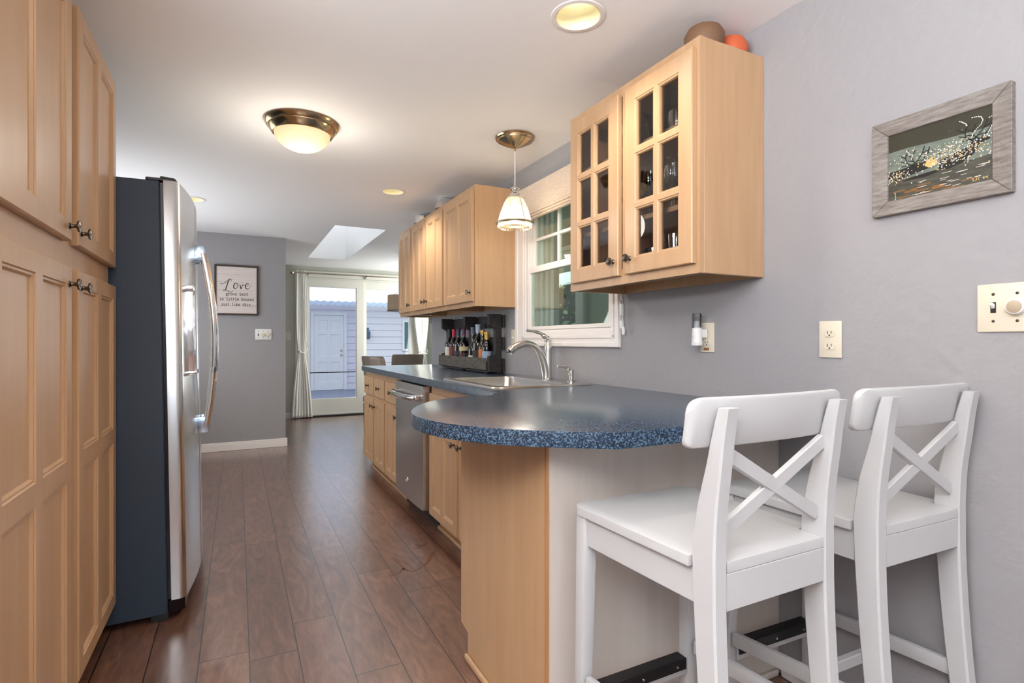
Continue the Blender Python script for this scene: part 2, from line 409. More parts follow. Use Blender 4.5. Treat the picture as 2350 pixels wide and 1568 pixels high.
def YZ(x0): return lambda a, b, t: (t, a, b)
def XZ(): return lambda a, b, t: (a, t, b)
WX = 1.656
WIN = (2.165, 3.055, 1.19, 2.0)
struct(MB().plate([(-2.6, 0), (4.963, 0), (4.963, CEIL-0.001), (-2.6, CEIL-0.001)], [[(WIN[0], WIN[2]), (WIN[1], WIN[2]), (WIN[1], WIN[3]), (WIN[0], WIN[3])]], YZ(0), WX, 1.83), 'wall_right', WALL, 'grey painted kitchen wall with the sink window', 'wall')
struct(MB().plate([(1.05, 0), (8.6, 0), (8.6, CEIL-0.001), (1.05, CEIL-0.001)], [[(4.0, 0.7), (5.9, 0.7), (5.9, 2.0), (4.0, 2.0)]], YZ(0), -1.25, -1.12), 'wall_left', WALL, 'grey wall behind the tall cabinets', 'wall')
struct(MB().box(-1.119, 0.465, 6.349, 6.47, 0, CEIL-0.001), 'wall_sign', WALL, 'short grey wall carrying the love sign', 'wall')
DW_ = (0.80, 2.66, 0.0, 2.105)
struct(MB().plate([(-1.25, 0), (2.98, 0), (2.98, CEIL-0.001), (-1.25, CEIL-0.001)], [[(0.82, 0.02), (2.64, 0.02), (2.64, 2.10), (0.82, 2.10)]], XZ(), 8.601, 8.72), 'wall_back', WALLD, 'grey dining room wall, its light coloured in, around the patio doors', 'wall')
struct(MB().plate([(4.8, 0), (8.6, 0), (8.6, CEIL-0.001), (4.8, CEIL-0.001)], [[(7.55, 0.7), (8.45, 0.7), (8.45, 2.05), (7.55, 2.05)]], YZ(0), 2.92, 2.98), 'wall_dining_side', WALLD, 'grey side wall of the dining room, its light coloured in', 'wall')
struct(MB().box(1.831, 2.919, 4.80, 4.93, 0, CEIL-0.001), 'wall_dining_front', SIDING2, 'pale dining room wall behind the kitchen wall', 'wall')
struct(MB().box(-1.5, -1.251, 1.051, 1.17, 0, CEIL-0.001), 'wall_living_front', WALL, 'living room wall beside the tall cabinets', 'wall')
struct(MB().plate([(-2.6, 0), (1.05, 0), (1.05, CEIL-0.001), (-2.6, CEIL-0.001)], [[(-1.2, 1.45), (0.6, 1.45), (0.6, 2.05), (-1.2, 2.05)]], YZ(0), -1.5, -1.37), 'wall_living_side', WALL, 'living room side wall with an added window opening', 'wall')  # unseen opening, added to go with the side fill light
struct(MB().plate([(-1.369, 0), (1.655, 0), (1.655, CEIL-0.001), (-1.369, CEIL-0.001)], [[(-0.8, 1.35), (1.0, 1.35), (1.0, 2.05), (-0.8, 2.05)]], XZ(), -2.6, -2.47), 'wall_rear', WALL, 'living room wall with an added wide window opening behind the camera', 'wall')  # unseen opening, added to go with the rear fill light

# baseboards (two-step profile)
def baseboard(name, x0, x1, y0, y1, face):
    mb = MB(); mb.box(x0, x1, y0, y1, 0, 0.066, 0.002)
    if face in 'Y': mb.box(x0, x1, y0+0.004, y1, 0.0655, 0.088, 0.003)
    elif face == 'X': mb.box(x0+0.004, x1, y0, y1, 0.0655, 0.076, 0.003)
    return struct(mb, name, TRIM, 'white baseboard', 'baseboard')
baseboard('baseboard_sign', -0.33, 0.482, 6.334, 6.348, 'Y')
baseboard('baseboard_sign_end', 0.466, 0.481, 6.349, 6.47, 'X')
baseboard('baseboard_back', 0.48, 0.795, 8.585, 8.6, 'Y')
baseboard('baseboard_right', 1.641, 1.655, -2.45, 1.225, 'X')
baseboard('baseboard_back_right', 2.715, 2.915, 8.585, 8.6, 'Y')

# ------------------------------------------------------------------ sink window with casing
wn_ = thing('window_1', (1.66, 2.61, 1.11), 'white double-hung window above the sink', 'window', kind='structure')
cs = MB()
Y0, Y1, Z0, Z1 = 2.097, 3.185, 1.105, 2.093
def casing(mb, y0, y1, z0, z1):
    mb.box(WX-0.012, WX-0.0005, y0, y1, z0, z1, 0.002)
for (y0, y1, z0, z1) in ((Y0, 2.166, Z0, Z1), (3.054, Y1, Z0, Z1), (2.166, 3.054, Z0, 1.191), (2.166, 3.054, 1.999, Z1)): casing(cs, y0, y1, z0, z1)
# moulded steps on the casing
cs.box(WX-0.022, WX-0.011, Y0, Y0+0.022, Z0, Z1, 0.004); cs.box(WX-0.022, WX-0.011, Y1-0.035, Y1, Z0, Z1, 0.004)
cs.box(WX-0.022, WX-0.011, Y0+0.02, Y1-0.033, Z0, Z0+0.026, 0.004); cs.box(WX-0.022, WX-0.011, Y0+0.02, Y1-0.033, Z1-0.026, Z1, 0.004)
cs.box(WX-0.018, WX-0.011, 2.14, 2.152, Z0+0.05, Z1-0.03, 0.003); cs.box(WX-0.018, WX-0.011, 3.075, 3.095, Z0+0.05, Z1-0.03, 0.003)
cs.box(WX-0.018, WX-0.011, 2.14, 3.095, Z0+0.045, Z0+0.062, 0.003)
cs.build('casing', TRIM, wn_)
jb = MB()
jb.box(WX, 1.84, WIN[1]-0.012, WIN[1]-0.001, WIN[2]+.001, WIN[3]-.001); jb.box(WX, 1.84, WIN[0]+.001, WIN[0]+0.012, WIN[2]+.001, WIN[3]-.001)
jb.box(WX, 1.86, WIN[0]+.012, WIN[1]-.012, WIN[2]+.001, WIN[2]+0.014); jb.box(WX, 1.84, WIN[0]+.012, WIN[1]-.012, WIN[3]-0.014, WIN[3]-.001)
for x in (1.735, 1.775, 1.815): jb.box(x, x+0.02, WIN[1]-0.032, WIN[1]-0.012, WIN[2]+.014, WIN[3]-.014, 0.002); jb.box(x, x+0.02, WIN[0]+.012, WIN[0]+0.032, WIN[2]+.014, WIN[3]-.014, 0.002)
jb.build('frame', TRIM, wn_)
def sash(name, x0, x1, z0, z1, mun=None, st=0.03, top=0.035, bot=0.035):
    mb = MB(); ya, yb = WIN[0]+.012, WIN[1]-.012
    mb.box(x0, x1, ya, ya+st, z0, z1, 0.003); mb.box(x0, x1, yb-st+0.012, yb, z0, z1, 0.003)
    mb.box(x0, x1, ya+st, yb-st+0.012, z0, z0+bot, 0.003); mb.box(x0, x1, ya+st, yb-st+0.012, z1-top, z1, 0.003)
    if mun:
        for k in (1, 2): yy = yb-0.018-(yb-ya-0.048)*k/3; mb.box(x0+0.005, x1-0.005, yy-0.008, yy+0.008, z0+bot, z1-top, 0.002)
        zz = (z0+bot+z1-top)/2; mb.box(x0+0.004, x1-0.006, ya+st, yb-st+0.012, zz-0.009, zz+0.009, 0.002)
    o = mb.build(name, TRIM, wn_)
    MB().box((x0+x1)/2-0.002, (x0+x1)/2+0.002, ya+st-.004, yb-st+0.016, z0+bot-.004, z1-top+.004).build('glass', SINKG, o)
    return o
ls = sash('lower_sash', 1.660, 1.692, 1.206, 1.605, None, bot=0.022, top=0.04)
us = sash('upper_sash', 1.696, 1.726, 1.585, 1.985, True, bot=0.028)
MB().box(1.662, 1.69, 2.56, 2.62, 1.606, 1.622, 0.004).tube([(1.67, 2.57, 1.622), (1.665, 2.62, 1.626)], 0.005).build('sash_lock', TRIM, wn_)
# woven roman blind
bl = thing('roman_blind', (1.62, 2.6, 1.885), 'folded woven cream roman blind above the sink window', 'blind')
BLM = pm('woven_blind', srgb(232, 216, 200), 0.85, var=(1.0, (30, 40, 420), srgb(206, 188, 170)), bump=(1.0, 0.5, (40, 60, 500)))
b_ = MB(); b_.box(1.606, 1.632, 2.075, 3.20, 1.935, 2.098, 0.002); b_.box(1.600, 1.632, 2.075, 3.20, 1.918, 1.934, 0.003)
b_.box(1.606, 1.632, 2.075, 3.20, 1.902, 1.917, 0.003); b_.box(1.610, 1.632, 2.075, 3.20, 1.888, 1.901, 0.003)
b_.build('panel', BLM, bl)
cd = MB(); cd.tube([(1.625, 2.068, 1.89), (1.627, 2.067, 1.5), (1.629, 2.064, 1.33)], 0.0022, 6)
cd.tube([(1.628, 2.068, 1.36), (1.627, 2.073, 1.30), (1.629, 2.062, 1.22), (1.63, 2.055, 1.3), (1.628, 2.06, 1.36)], 0.0022, 6)
cd.tube([(1.63, 2.061, 1.3), (1.63, 2.05, 1.21), (1.63, 2.05, 1.185)], 0.0016, 6)
cd.build('cord', WPLATE, bl)
ck = MB(); ck.box(1.62, 1.636, 2.052, 2.07, 1.255, 1.315, 0.005, 2); ck.lathe([(0.003, 0), (0.008, 0.004), (0.009, 0.03), (0.004, 0.04), (0, 0.04)], (1.63, 2.049, 1.165), 12)
ck.lathe([(0.003, 0), (0.008, 0.004), (0.009, 0.03), (0.004, 0.04), (0, 0.04)], (1.629, 2.064, 1.195), 12)
ck.build('cord_cleat', WPLATE, bl)

# ------------------------------------------------------------------ cabinets
class Fr:
    """local frame of a cabinet front: o origin, a along, b up, n outward"""
    def __init__(s, o, a, n): s.o = Vector(o); s.a = Vector(a); s.b = Vector((0, 0, 1)); s.n = Vector(n)
    def __call__(s, a, b, t): return tuple(s.o+s.a*a+s.b*b+s.n*t)
def panel_door(fr, w, h, opens, th=0.019, glass=False, ch=0.003, rec=0.009):
    """framed door: opens = [(a0,a1,b0,b1)]; front face at t=th"""
    mb = MB()
    A = sorted(set([ch, w-ch]+[x for o in opens for x in o[:2]])); B = sorted(set([ch, h-ch]+[x for o in opens for x in o[2:]]))
    def cells(t, skip=True):
        for i in range(len(A)-1):
            for j in range(len(B)-1):
                ca, cb = (A[i]+A[i+1])/2, (B[j]+B[j+1])/2
                if any(o[0] < ca < o[1] and o[2] < cb < o[3] for o in opens): continue
                mb.add([fr(A[i], B[j], t), fr(A[i+1], B[j], t), fr(A[i+1], B[j+1], t), fr(A[i], B[j+1], t)], [(0, 1, 2, 3)])
    cells(th)
    def loop(a0, a1, b0, b1, t): return [fr(a0, b0, t), fr(a1, b0, t), fr(a1, b1, t), fr(a0, b1, t)]
    def skirt(L0, L1): mb.add(L0+L1, [(k, (k+1) % 4, 4+(k+1) % 4, 4+k) for k in range(4)])
    skirt(loop(ch, w-ch, ch, h-ch, th), loop(0, w, 0, h, th-ch)); skirt(loop(0, w, 0, h, th-ch), loop(0, w, 0, h, 0.0))
    if not glass: mb.add(loop(0, w, 0, h, 0.0), [(3, 2, 1, 0)])
    for (a0, a1, b0, b1) in opens:
        prof = [(0, th), (0.003, th-0.0035), (0.008, th-0.0035), (0.013, th-rec)] if not glass else [(0, th), (0.003, th-0.003), (0.007, th-0.003), (0.009, th-0.008), (0.009, 0)]
        Ls = [loop(a0+d, a1-d, b0+d, b1-d, t) for d, t in prof]
        for p, q in zip(Ls, Ls[1:]): skirt(p, q)
        if not glass: mb.add(Ls[-1], [(0, 1, 2, 3)])
    if glass:
        cells(0.0)
    return mb
def knob(fr, a, b, t, parent, r=0.0165):
    mb = MB(); o = fr(a, b, t); n = fr.n
    ax = {(1, 0, 0): 'X', (-1, 0, 0): '-X', (0, -1, 0): '-Y', (0, 1, 0): 'Y'}[tuple(int(round(q)) for q in n)]
    mb.lathe([(0, 0), (0.0095, 0), (0.0095, 0.002), (0.006, 0.005), (0.0048, 0.012), (0.007, 0.017), (r*0.93, 0.019), (r, 0.0215), (r*0.97, 0.0245), (r*0.72, 0.0255), (r*0.66, 0.0245), (r*0.45, 0.0262), (0, 0.0272)], o, 20, ax)
    return mb.build('knob', PEWTER, parent)
def two_panel(w, h, st=0.05, mid=0.045, rows=1, midr=None, midh=0.05):
    a = [(st, (w-mid)/2), ((w+mid)/2, w-st)]; out = []
    if rows == 1: bs = [(st, h-st)]
    else: bs = [(st, midr-midh/2), (midr+midh/2, h-st)]
    for b0, b1 in bs:
        for a0, a1 in a: out.append((a0, a1, b0, b1))
    return out

def upper_cabinet(y0, y1, label, doors, glassdoors=False):
    """wall cabinet on the right wall; doors = [(ya,yb,knob side)] measured along Y"""
    zt, zb, xf, xb = 2.138, 1.360, 1.350, 1.655
    c = thing('wall_cabinet', (xb, (y0+y1)/2, zb), label, 'cabinet', 'maple wall cabinets' if not glassdoors else None)
    mb = MB(); t = 0.018
    mb.box(xf+0.019, xb, y0, y0+t, zb, zt, 0.0015); mb.box(xf+0.019, xb, y1-t, y1, zb, zt, 0.0015)
    mb.box(xf+0.019, xb, y0+t, y1-t, zt-t, zt); mb.box(xf+0.019, xb-0.001, y0+t, y1-t, zb+0.038, zb+0.038+t)
    mb.box(xb-0.008, xb-0.001, y0+t, y1-t, zb, zt-t)
    mb.build('carcass', MAPLE, c)
    # face frame
    ff = MB(); fr = Fr((xf, 0, 0), (0, 1, 0), (-1, 0, 0)); s_ = 0.035
    dy = sorted([d[:2] for d in doors]); op = []
    edges = [y0+s_]
    for i in range(len(dy)-1): m = (dy[i][1]+dy[i+1][0])/2; edges += [m-s_/2, m+s_/2]
    edges.append(y1-s_)
    holes_ = [[(edges[i], zb+0.058), (edges[i+1], zb+0.058), (edges[i+1], zt-0.04), (edges[i], zt-0.04)] for i in range(0, len(edges), 2)]
    ff.plate([(y0, zb), (y1, zb), (y1, zt), (y0, zt)], holes_, YZ(0), xf, xf+0.019)
    ff.build('face_frame', MAPLE, c)
    for (a, b_, ks) in doors:
        # door frame: a axis runs from far (large Y) to near so that it reads left to right from the room
        f = Fr((xf-0.001, b_, 1.392), (0, -1, 0), (-1, 0, 0)); w_, h_ = b_-a, 0.712
        if glassdoors:
            g = 0.008; st = 0.058; m = 0.018
            aw = (w_-2*st-m)/2; bh = (h_-2*st-2*m)/3
            op = [(st+i*(aw+m), st+i*(aw+m)+aw, st+j*(bh+m), st+j*(bh+m)+bh) for i in range(2) for j in range(3)]
            d = panel_door(f, w_, h_, op, 0.02, True).build('door', MAPLE, c)
            gl = MB(); p = [f(st-.004, st-.004, 0.006), f(w_-st+.004, st-.004, 0.006), f(w_-st+.004, h_-st+.004, 0.006), f(st-.004, h_-st+.004, 0.006)]
            gl.add(p, [(0, 1, 2, 3)]); gl.build('glass', CABG, d, smooth=0)
        else:
            d = panel_door(f, w_, h_, two_panel(w_, h_), 0.02).build('door', MAPLE, c)
        knob(f, (w_-0.03) if ks == 'r' else 0.03, 0.058, 0.02, d)
    return c
GC = upper_cabinet(1.303, 2.075, 'tall maple wall cabinet with two glass-pane doors right of the window', [(1.318, 1.664, 'l'), (1.706, 2.046, 'r')], True)
u3 = upper_cabinet(3.182, 3.738, 'wide single-door maple wall cabinet nearest the window', [(3.196, 3.722, 'r')])
u2 = upper_cabinet(3.740, 4.552, 'double-door maple wall cabinet in the middle of the row', [(3.755, 4.143, 'l'), (4.165, 4.533, 'r')])
u1 = upper_cabinet(4.554, 4.962, 'narrow single-door maple wall cabinet at the dining end', [(4.568, 4.945, 'r')])
# shelves inside the glass cabinet
sh = MB()
for z in (1.600, 1.886): sh.box(1.385, 1.645, 1.3225, 2.0555, z, z+0.019, 0.002)
sh.build('shelf', MAPLE, GC)
pn = MB(); pn.box(1.6, 1.6465, 1.3215, 2.0565, 1.417, 2.119)
MB().box(1.6448, 1.6463, 1.3215, 2.0565, 1.417, 2.119).build('back_panel', MAPLE_IN, GC)
ho = MB(); ho.mi = 1
for x in (1.41, 1.60):
    for k in range(12): ho.lathe([(0.003, 0), (0, 0)], (x, 2.0565, 1.46+0.045*k), 8, '-Y')
ho.mi = 0; ho.box(1.372, 1.64, 2.0568, 2.0569, 1.42, 2.118); ho.build('side_lining', [MAPLE_IN, DARKSLOT], GC)

# glassware behind the panes
def glass_kind(kind):
    if kind == 'goblet': return [(0, 0), (0.033, 0.001), (0.034, 0.003), (0.006, 0.010), (0.0045, 0.03), (0.0045, 0.075), (0.010, 0.083), (0.030, 0.10), (0.042, 0.13), (0.043, 0.16), (0.036, 0.20), (0.0345, 0.20), (0.041, 0.16), (0.040, 0.13), (0.028, 0.103), (0, 0.088)]
    if kind == 'tumbler': return [(0, 0), (0.030, 0), (0.032, 0.004), (0.037, 0.11), (0.0355, 0.11), (0.0305, 0.012), (0, 0.010)]
    if kind == 'short': return [(0, 0), (0.036, 0), (0.038, 0.005), (0.041, 0.075), (0.0395, 0.075), (0.0365, 0.014), (0, 0.012)]
    if kind == 'bowl': return [(0, 0), (0.04, 0), (0.042, 0.004), (0.02, 0.012), (0.03, 0.03), (0.07, 0.07), (0.085, 0.13), (0.078, 0.165), (0.0765, 0.165), (0.083, 0.13), (0.068, 0.072), (0, 0.034)]
    return [(0, 0), (0.05, 0), (0.055, 0.006), (0.060, 0.06), (0.055, 0.13), (0.050, 0.20), (0.056, 0.215), (0.0545, 0.215), (0.0485, 0.20), (0.0535, 0.13), (0.0585, 0.06), (0.053, 0.012), (0, 0.010)]
def glassware(name, kind, x, y, z, label, cat, group):
    mb = MB(); mb.lathe(glass_kind(kind), (x, y, z), 28)
    o = single(mb, name, WARE, (x, y, z), label, cat, group, 60)
    return o
def dupl(o, loc): c = o.copy(); COL.objects.link(c); c.location = loc; return c
T = 1.906; Md = 1.620; Bt = 1.4175
pt = thing('glass_pitcher', (1.49, 1.545, T), 'clear glass pitcher with looped handle on the top shelf of the glass cabinet', 'pitcher')
MB().lathe(glass_kind('pitcher'), (1.49, 1.545, T), 32).build('body', WARE, pt, smooth=60)
MB().tube(catmull([(1.49, 1.485, T+0.175), (1.485, 1.455, T+0.17), (1.48, 1.44, T+0.12), (1.482, 1.455, T+0.06), (1.488, 1.490, T+0.045)], 6), 0.006, 10).build('handle', WARE, pt)
glassware('glass_bowl', 'bowl', 1.50, 1.81, T, 'large clear footed glass bowl on the top shelf behind the left glass door', 'bowl', None)
glassware('glass_bowl', 'short', 1.46, 1.70, T, 'low clear glass dish beside the pitcher on the top shelf', 'bowl', None)
g0 = glassware('goblet', 'goblet', 1.45, 1.44, Md, 'clear stemmed goblet on the middle shelf of the glass cabinet', 'glass', 'goblets on the middle shelf')
for (x, y) in ((1.46, 1.55), (1.53, 1.50), (1.55, 1.62), (1.45, 1.66), (1.54, 1.73), (1.45, 1.80), (1.55, 1.86)): dupl(g0, (x, y, Md))
t0 = glassware('tumbler', 'tumbler', 1.44, 1.42, Bt, 'clear straight tumbler on the bottom shelf of the glass cabinet', 'glass', 'tumblers on the bottom shelf')
for (x, y) in ((1.44, 1.51), (1.53, 1.46), (1.53, 1.57)): dupl(t0, (x, y, Bt))
s0 = glassware('short_glass', 'short', 1.44, 1.62, Bt, 'short wide clear glass on the bottom shelf of the glass cabinet', 'glass', 'short glasses on the bottom shelf')
for (x, y) in ((1.44, 1.715), (1.54, 1.67), (1.44, 1.80), (1.54, 1.77), (1.46, 1.90)): dupl(s0, (x, y, Bt))

# pottery and glass on top of the wall cabinets
P1 = pm('brown_pottery', srgb(118, 86, 62), 0.6); P2 = pm('terracotta', srgb(204, 96, 58), 0.4, bump=(25, 0.4))
single(MB().lathe([(0, 0), (0.05, 0), (0.066, 0.03), (0.068, 0.06), (0.056, 0.082), (0.03, 0.094), (0, 0.097)], (1.455, 1.385, 2.139), 28), 'pottery_bowl', P1, (1.455, 1.385, 2.139), 'brown rounded pottery bowl on top of the glass-door cabinet', 'bowl')
single(MB().lathe([(0, 0), (0.045, 0), (0.062, 0.025), (0.064, 0.05), (0.052, 0.075), (0.028, 0.086), (0, 0.088)], (1.585, 1.39, 2.139), 28), 'pottery_bowl', P2, (1.585, 1.39, 2.139), 'orange terracotta bowl on top of the glass-door cabinet near the wall', 'bowl')
single(MB().lathe([(0, 0), (0.05, 0), (0.09, 0.03), (0.085, 0.09), (0.05, 0.11), (0.03, 0.112), (0, 0.112)], (1.46, 4.02, 2.139), 16), 'glass_dish', CHROME, (1.46, 4.02, 2.139), 'faceted silvery dish on the middle wall cabinet', 'dish', smooth=0)
single(MB().lathe([(0, 0), (0.05, 0), (0.085, 0.03), (0.09, 0.09), (0.04, 0.105), (0, 0.106)], (1.46, 4.62, 2.139), 14), 'glass_dish', CHROME, (1.46, 4.62, 2.139), 'faceted silvery dish on the narrow wall cabinet at the dining end', 'dish', smooth=0)

# base cabinets along the right wall
XD, XF = 1.02, 1.041
def base_cabinet(y0, y1, label, doors, drawers, xb=1.655):
    c = thing('base_cabinet', (1.35, (y0+y1)/2, 0), label, 'cabinet', 'maple base cabinets')
    mb = MB(); mb.box(XF+0.019, xb, y0, y0+0.018, 0.1, 0.871); mb.box(XF+0.019, xb, y1-0.018, y1, 0.1, 0.871)
    mb.box(XF+0.019, xb, y0+0.018, y1-0.018, 0.1, 0.118); mb.box(xb-0.01, xb, y0+0.018, y1-0.018, 0.118, 0.871)
    mb.build('carcass', MAPLE, c)
    f = MB(); f.box(XF, XF+0.019, y0, y1, 0.094, 0.871, 0.001); f.build('face_frame', MAPLE, c)
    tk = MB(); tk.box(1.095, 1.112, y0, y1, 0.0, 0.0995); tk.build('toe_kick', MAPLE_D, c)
    MB().box(1.078, 1.094, y0, y1, 0.0, 0.022, 0.006, 2).build('shoe_moulding', MAPLE, c)
    for (a, b_, ks) in doors:
        fr = Fr((XF-0.001, b_, 0.105), (0, -1, 0), (-1, 0, 0)); w_, h_ = b_-a, 0.537
        d = panel_door(fr, w_, h_, two_panel(w_, h_), 0.02).build('door', MAPLE, c)
        knob(fr, w_-0.03 if ks == 'r' else 0.03, h_-0.055, 0.02, d)
    for (a, b_, k) in drawers:
        fr = Fr((XF-0.001, b_, 0.676), (0, -1, 0), (-1, 0, 0)); w_, h_ = b_-a, 0.150
        d = panel_door(fr, w_, h_, [], 0.02).build('drawer_front', MAPLE, c)
        if k: knob(fr, w_/2, h_/2, 0.02, d)
    return c
base_cabinet(4.217, 4.985, 'double-door maple base cabinet with two drawers at the dining end', [(4.235, 4.578, 'l'), (4.612, 4.97, 'r')], [(4.235, 4.578, 1), (4.612, 4.97, 1)])
base_cabinet(3.795, 4.215, 'narrow maple base cabinet with one drawer beside the dishwasher', [(3.812, 4.198, 'r')], [(3.812, 4.198, 1)])
base_cabinet(2.10, 3.128, 'maple sink base cabinet right of the dishwasher', [(2.185, 2.625, 'l'), (2.66, 3.108, 'r')], [(2.185, 3.108, 0)])

# dishwasher
dw = thing('dishwasher', (1.30, 3.46, 0), 'stainless steel dishwasher with bowed bar handle under the worktop', 'dishwasher')
DY0, DY1 = 3.142, 3.782
MB().box(1.045, 1.62, DY0+0.004, DY1-0.004, 0.105, 0.868).build('tub', BLACK, dw)
MB().box(1.10, 1.60, DY0+0.01, DY1-0.01, 0.0, 0.104).build('toe_panel', BLACK, dw)
m_ = MB(); n = 12; V = []; F = []
for i in range(n+1):
    q = i/n; y = DY0+0.004+(DY1-DY0-0.008)*q; x = 0.996-0.010*(1-(2*q-1)**2)
    for z in (0.113, 0.862): V.append((x, y, z))
    for z in (0.862, 0.113): V.append((1.043, y, z))
for i in range(n):
    a, b_ = 4*i, 4*i+4
    for k in range(4): F.append((a+k, a+(k+1) % 4, b_+(k+1) % 4, b_+k))
F += [(0, 1, 2, 3), tuple(4*n+k for k in (3, 2, 1, 0))]
m_.add(V, F); dd = m_.build('door', STEEL, dw)
hb = MB(); pth = catmull([(0.975, DY1-0.06, 0.79), (0.962, DY1-0.075, 0.787), (0.945, DY1-0.16, 0.785), (0.937, (DY0+DY1)/2, 0.784), (0.945, DY0+0.16, 0.785), (0.962, DY0+0.075, 0.787), (0.975, DY0+0.06, 0.79)], 6)
hb.tube(pth, 0.019, 14, flat=1.0); 
hb.v = [(0.937+(x-0.937)*0.9, y, z) for (x, y, z) in hb.v]
for y in (DY0+0.07, DY1-0.07): hb.box(0.957, 0.994, y-0.012, y+0.012, 0.775, 0.803, 0.004)
hb.build('handle', CHROME, dd)
bd = MB(); bd.lathe([(0.0, 0), (0.0165, 0), (0.0165, 0.003), (0.0135, 0.004), (0.013, 0.002), (0, 0.002)], (0.9862, 3.46, 0.235), 24, '-X')
bd.build('badge', CHROME, dd)
bl_ = MB(); mpb = lambda a, b_: (0.9840, 3.46-a, 0.235+b_)
for q in ([(-.008, .002), (-.004, .006), (-.001, .002), (-.004, -.005), (-.008, -.002), (-.003, .0)], [(.006, .005), (.002, .003), (.004, 0), (.001, -.003), (.005, -.005), (.009, -.001)]):
    bl_.ribbon([(p.x, p.y) for p in catmull([(a, b2, 0) for a, b2 in q], 4)], 0.0014, mpb)
bl_.build('badge_script', BLACK, dd)
MB().lathe([(0, 0), (0.004, 0), (0.004, 0.001), (0, 0.001)], (0.9895, 3.60, 0.838), 10, '-X').build('indicator_light', BLACK, dd)

# peninsula cabinet
pc = thing('peninsula_cabinet', (1.2, 1.55, 0), 'maple peninsula cabinet with plain end panel under the rounded worktop', 'cabinet')
PX, PY0, PY1 = 0.735, 1.25, 1.865
mb = MB(); mb.plate([(PY0, 0), (PY1-0.065, 0), (PY1-0.065, 0.092), (PY1, 0.103), (PY1, 0.871), (PY0, 0.871)], [], YZ(0), PX, PX+0.018, 0.001, 1)
mb.build('end_panel', MAPLE, pc)
MB().box(PX+0.004, 1.655, PY0-0.008, PY0-0.0005, 0.0, 0.871, 0.001).build('back_panel', VENEER, pc)
MB().box(PX-0.004, PX+0.0035, PY0-0.010, PY0-0.0005, 0.0, 0.871).box(PX-0.001, PX+0.003, PY0+0.004, PY0+0.006, 0, 0.871).build('corner_strip', MAPLE_D, pc)
mb = MB(); mb.box(PX+0.019, 1.035, PY0, PY1-0.02, 0.1, 0.871); mb.box(1.035, 1.655, PY0, PY1-0.02, 0.1, 0.871); mb.build('carcass', MAPLE, pc)
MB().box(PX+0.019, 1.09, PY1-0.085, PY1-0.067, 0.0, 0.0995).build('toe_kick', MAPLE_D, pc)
MB().box(PX+0.019, 1.09, PY1-0.019, PY1, 0.105, 0.871, 0.001).build('face_frame', MAPLE, pc)
mb = MB(); mb.box(PX-0.016, PX-0.0005, PY0-0.009, PY1-0.066, 0.0, 0.024, 0.007, 3); mb.build('shoe_moulding', MAPLE, pc)
MB().box(PX+0.004, 1.638, PY0-0.024, PY0-0.009, 0.0, 0.022, 0.007, 3).build('shoe_moulding', VENEER, pc)

# worktop (one continuous piece with the sink cut out)
out = [(1.655, 4.982), (1.0, 4.982), (1.0, 2.10)]
out += [(1.0-0.05*math.sin(a), 2.04+0.06*math.cos(a)) for a in (0.5, 0.9, 1.3)]
q = catmull([(0.94, 2.032, 0), (0.83, 2.018, 0), (0.74, 1.993, 0), (0.655, 1.935, 0), (0.585, 1.855, 0), (0.525, 1.755, 0), (0.485, 1.655, 0), (0.470, 1.56, 0), (0.476, 1.47, 0), (0.500, 1.38, 0), (0.552, 1.28, 0), (0.632, 1.19, 0), (0.70, 1.137, 0)], 4)
out += [(p.x, p.y) for p in q]
out += [(0.818, 1.052), (1.655, 1.030)]
SNK = (1.085, 1.50, 2.305, 2.965)
def rrect(x0, x1, y0, y1, r, n=6):
    L = []
    for cx, cy, a0 in ((x1-r, y1-r, 0), (x0+r, y1-r, PI/2), (x0+r, y0+r, PI), (x1-r, y0+r, 1.5*PI)):
        for k in range(n+1): L.append((cx+r*math.cos(a0+PI/2*k/n), cy+r*math.sin(a0+PI/2*k/n)))
    return L
wt = MB().plate(out, [rrect(*SNK, 0.05)], XY, 0.873, 0.914, 0.010, 3)
single(wt, 'worktop', COUNTER, (1.3, 3.0, 0.873), 'dark blue-grey speckled laminate worktop with rounded peninsula end', 'worktop', smooth=50)
# a slim caulk joint along the wall belongs to the worktop's back edge
# sink
sn = thing('sink', (1.33, 2.63, 0.915), 'stainless steel drop-in sink basin below the window', 'sink')
L0 = rrect(1.055, 1.630, 2.262, 3.008, 0.055); L1 = rrect(1.060, 1.625, 2.267, 3.003, 0.052); L2 = rrect(1.098, 1.487, 2.318, 2.952, 0.055); L3 = rrect(1.102, 1.483, 2.322, 2.948, 0.054); L4 = rrect(1.112, 1.473, 2.334, 2.936, 0.06); L5 = rrect(1.155, 1.43, 2.38, 2.89, 0.05)
mb = MB(); LL = [(L0, 0.9145), (L1, 0.921), (L2, 0.9215), (L3, 0.916), (L4, 0.76), (L5, 0.735)]; k = len(L0); V = []; F = []
for L, z in LL: V += [(a, b_, z) for a, b_ in L]
for i in range(len(LL)-1):
    for j in range(k): F.append((i*k+j, i*k+(j+1) % k, (i+1)*k+(j+1) % k, (i+1)*k+j))
F.append(tuple(5*k+j for j in range(k))); mb.add(V, F); mb.build('basin', STEEL, sn)
MB().lathe([(0, 0.001), (0.045, 0.001), (0.047, 0.003), (0.035, 0.002), (0, 0.0015)], (1.29, 2.63, 0.735), 24).build('drain', CHROME, sn)
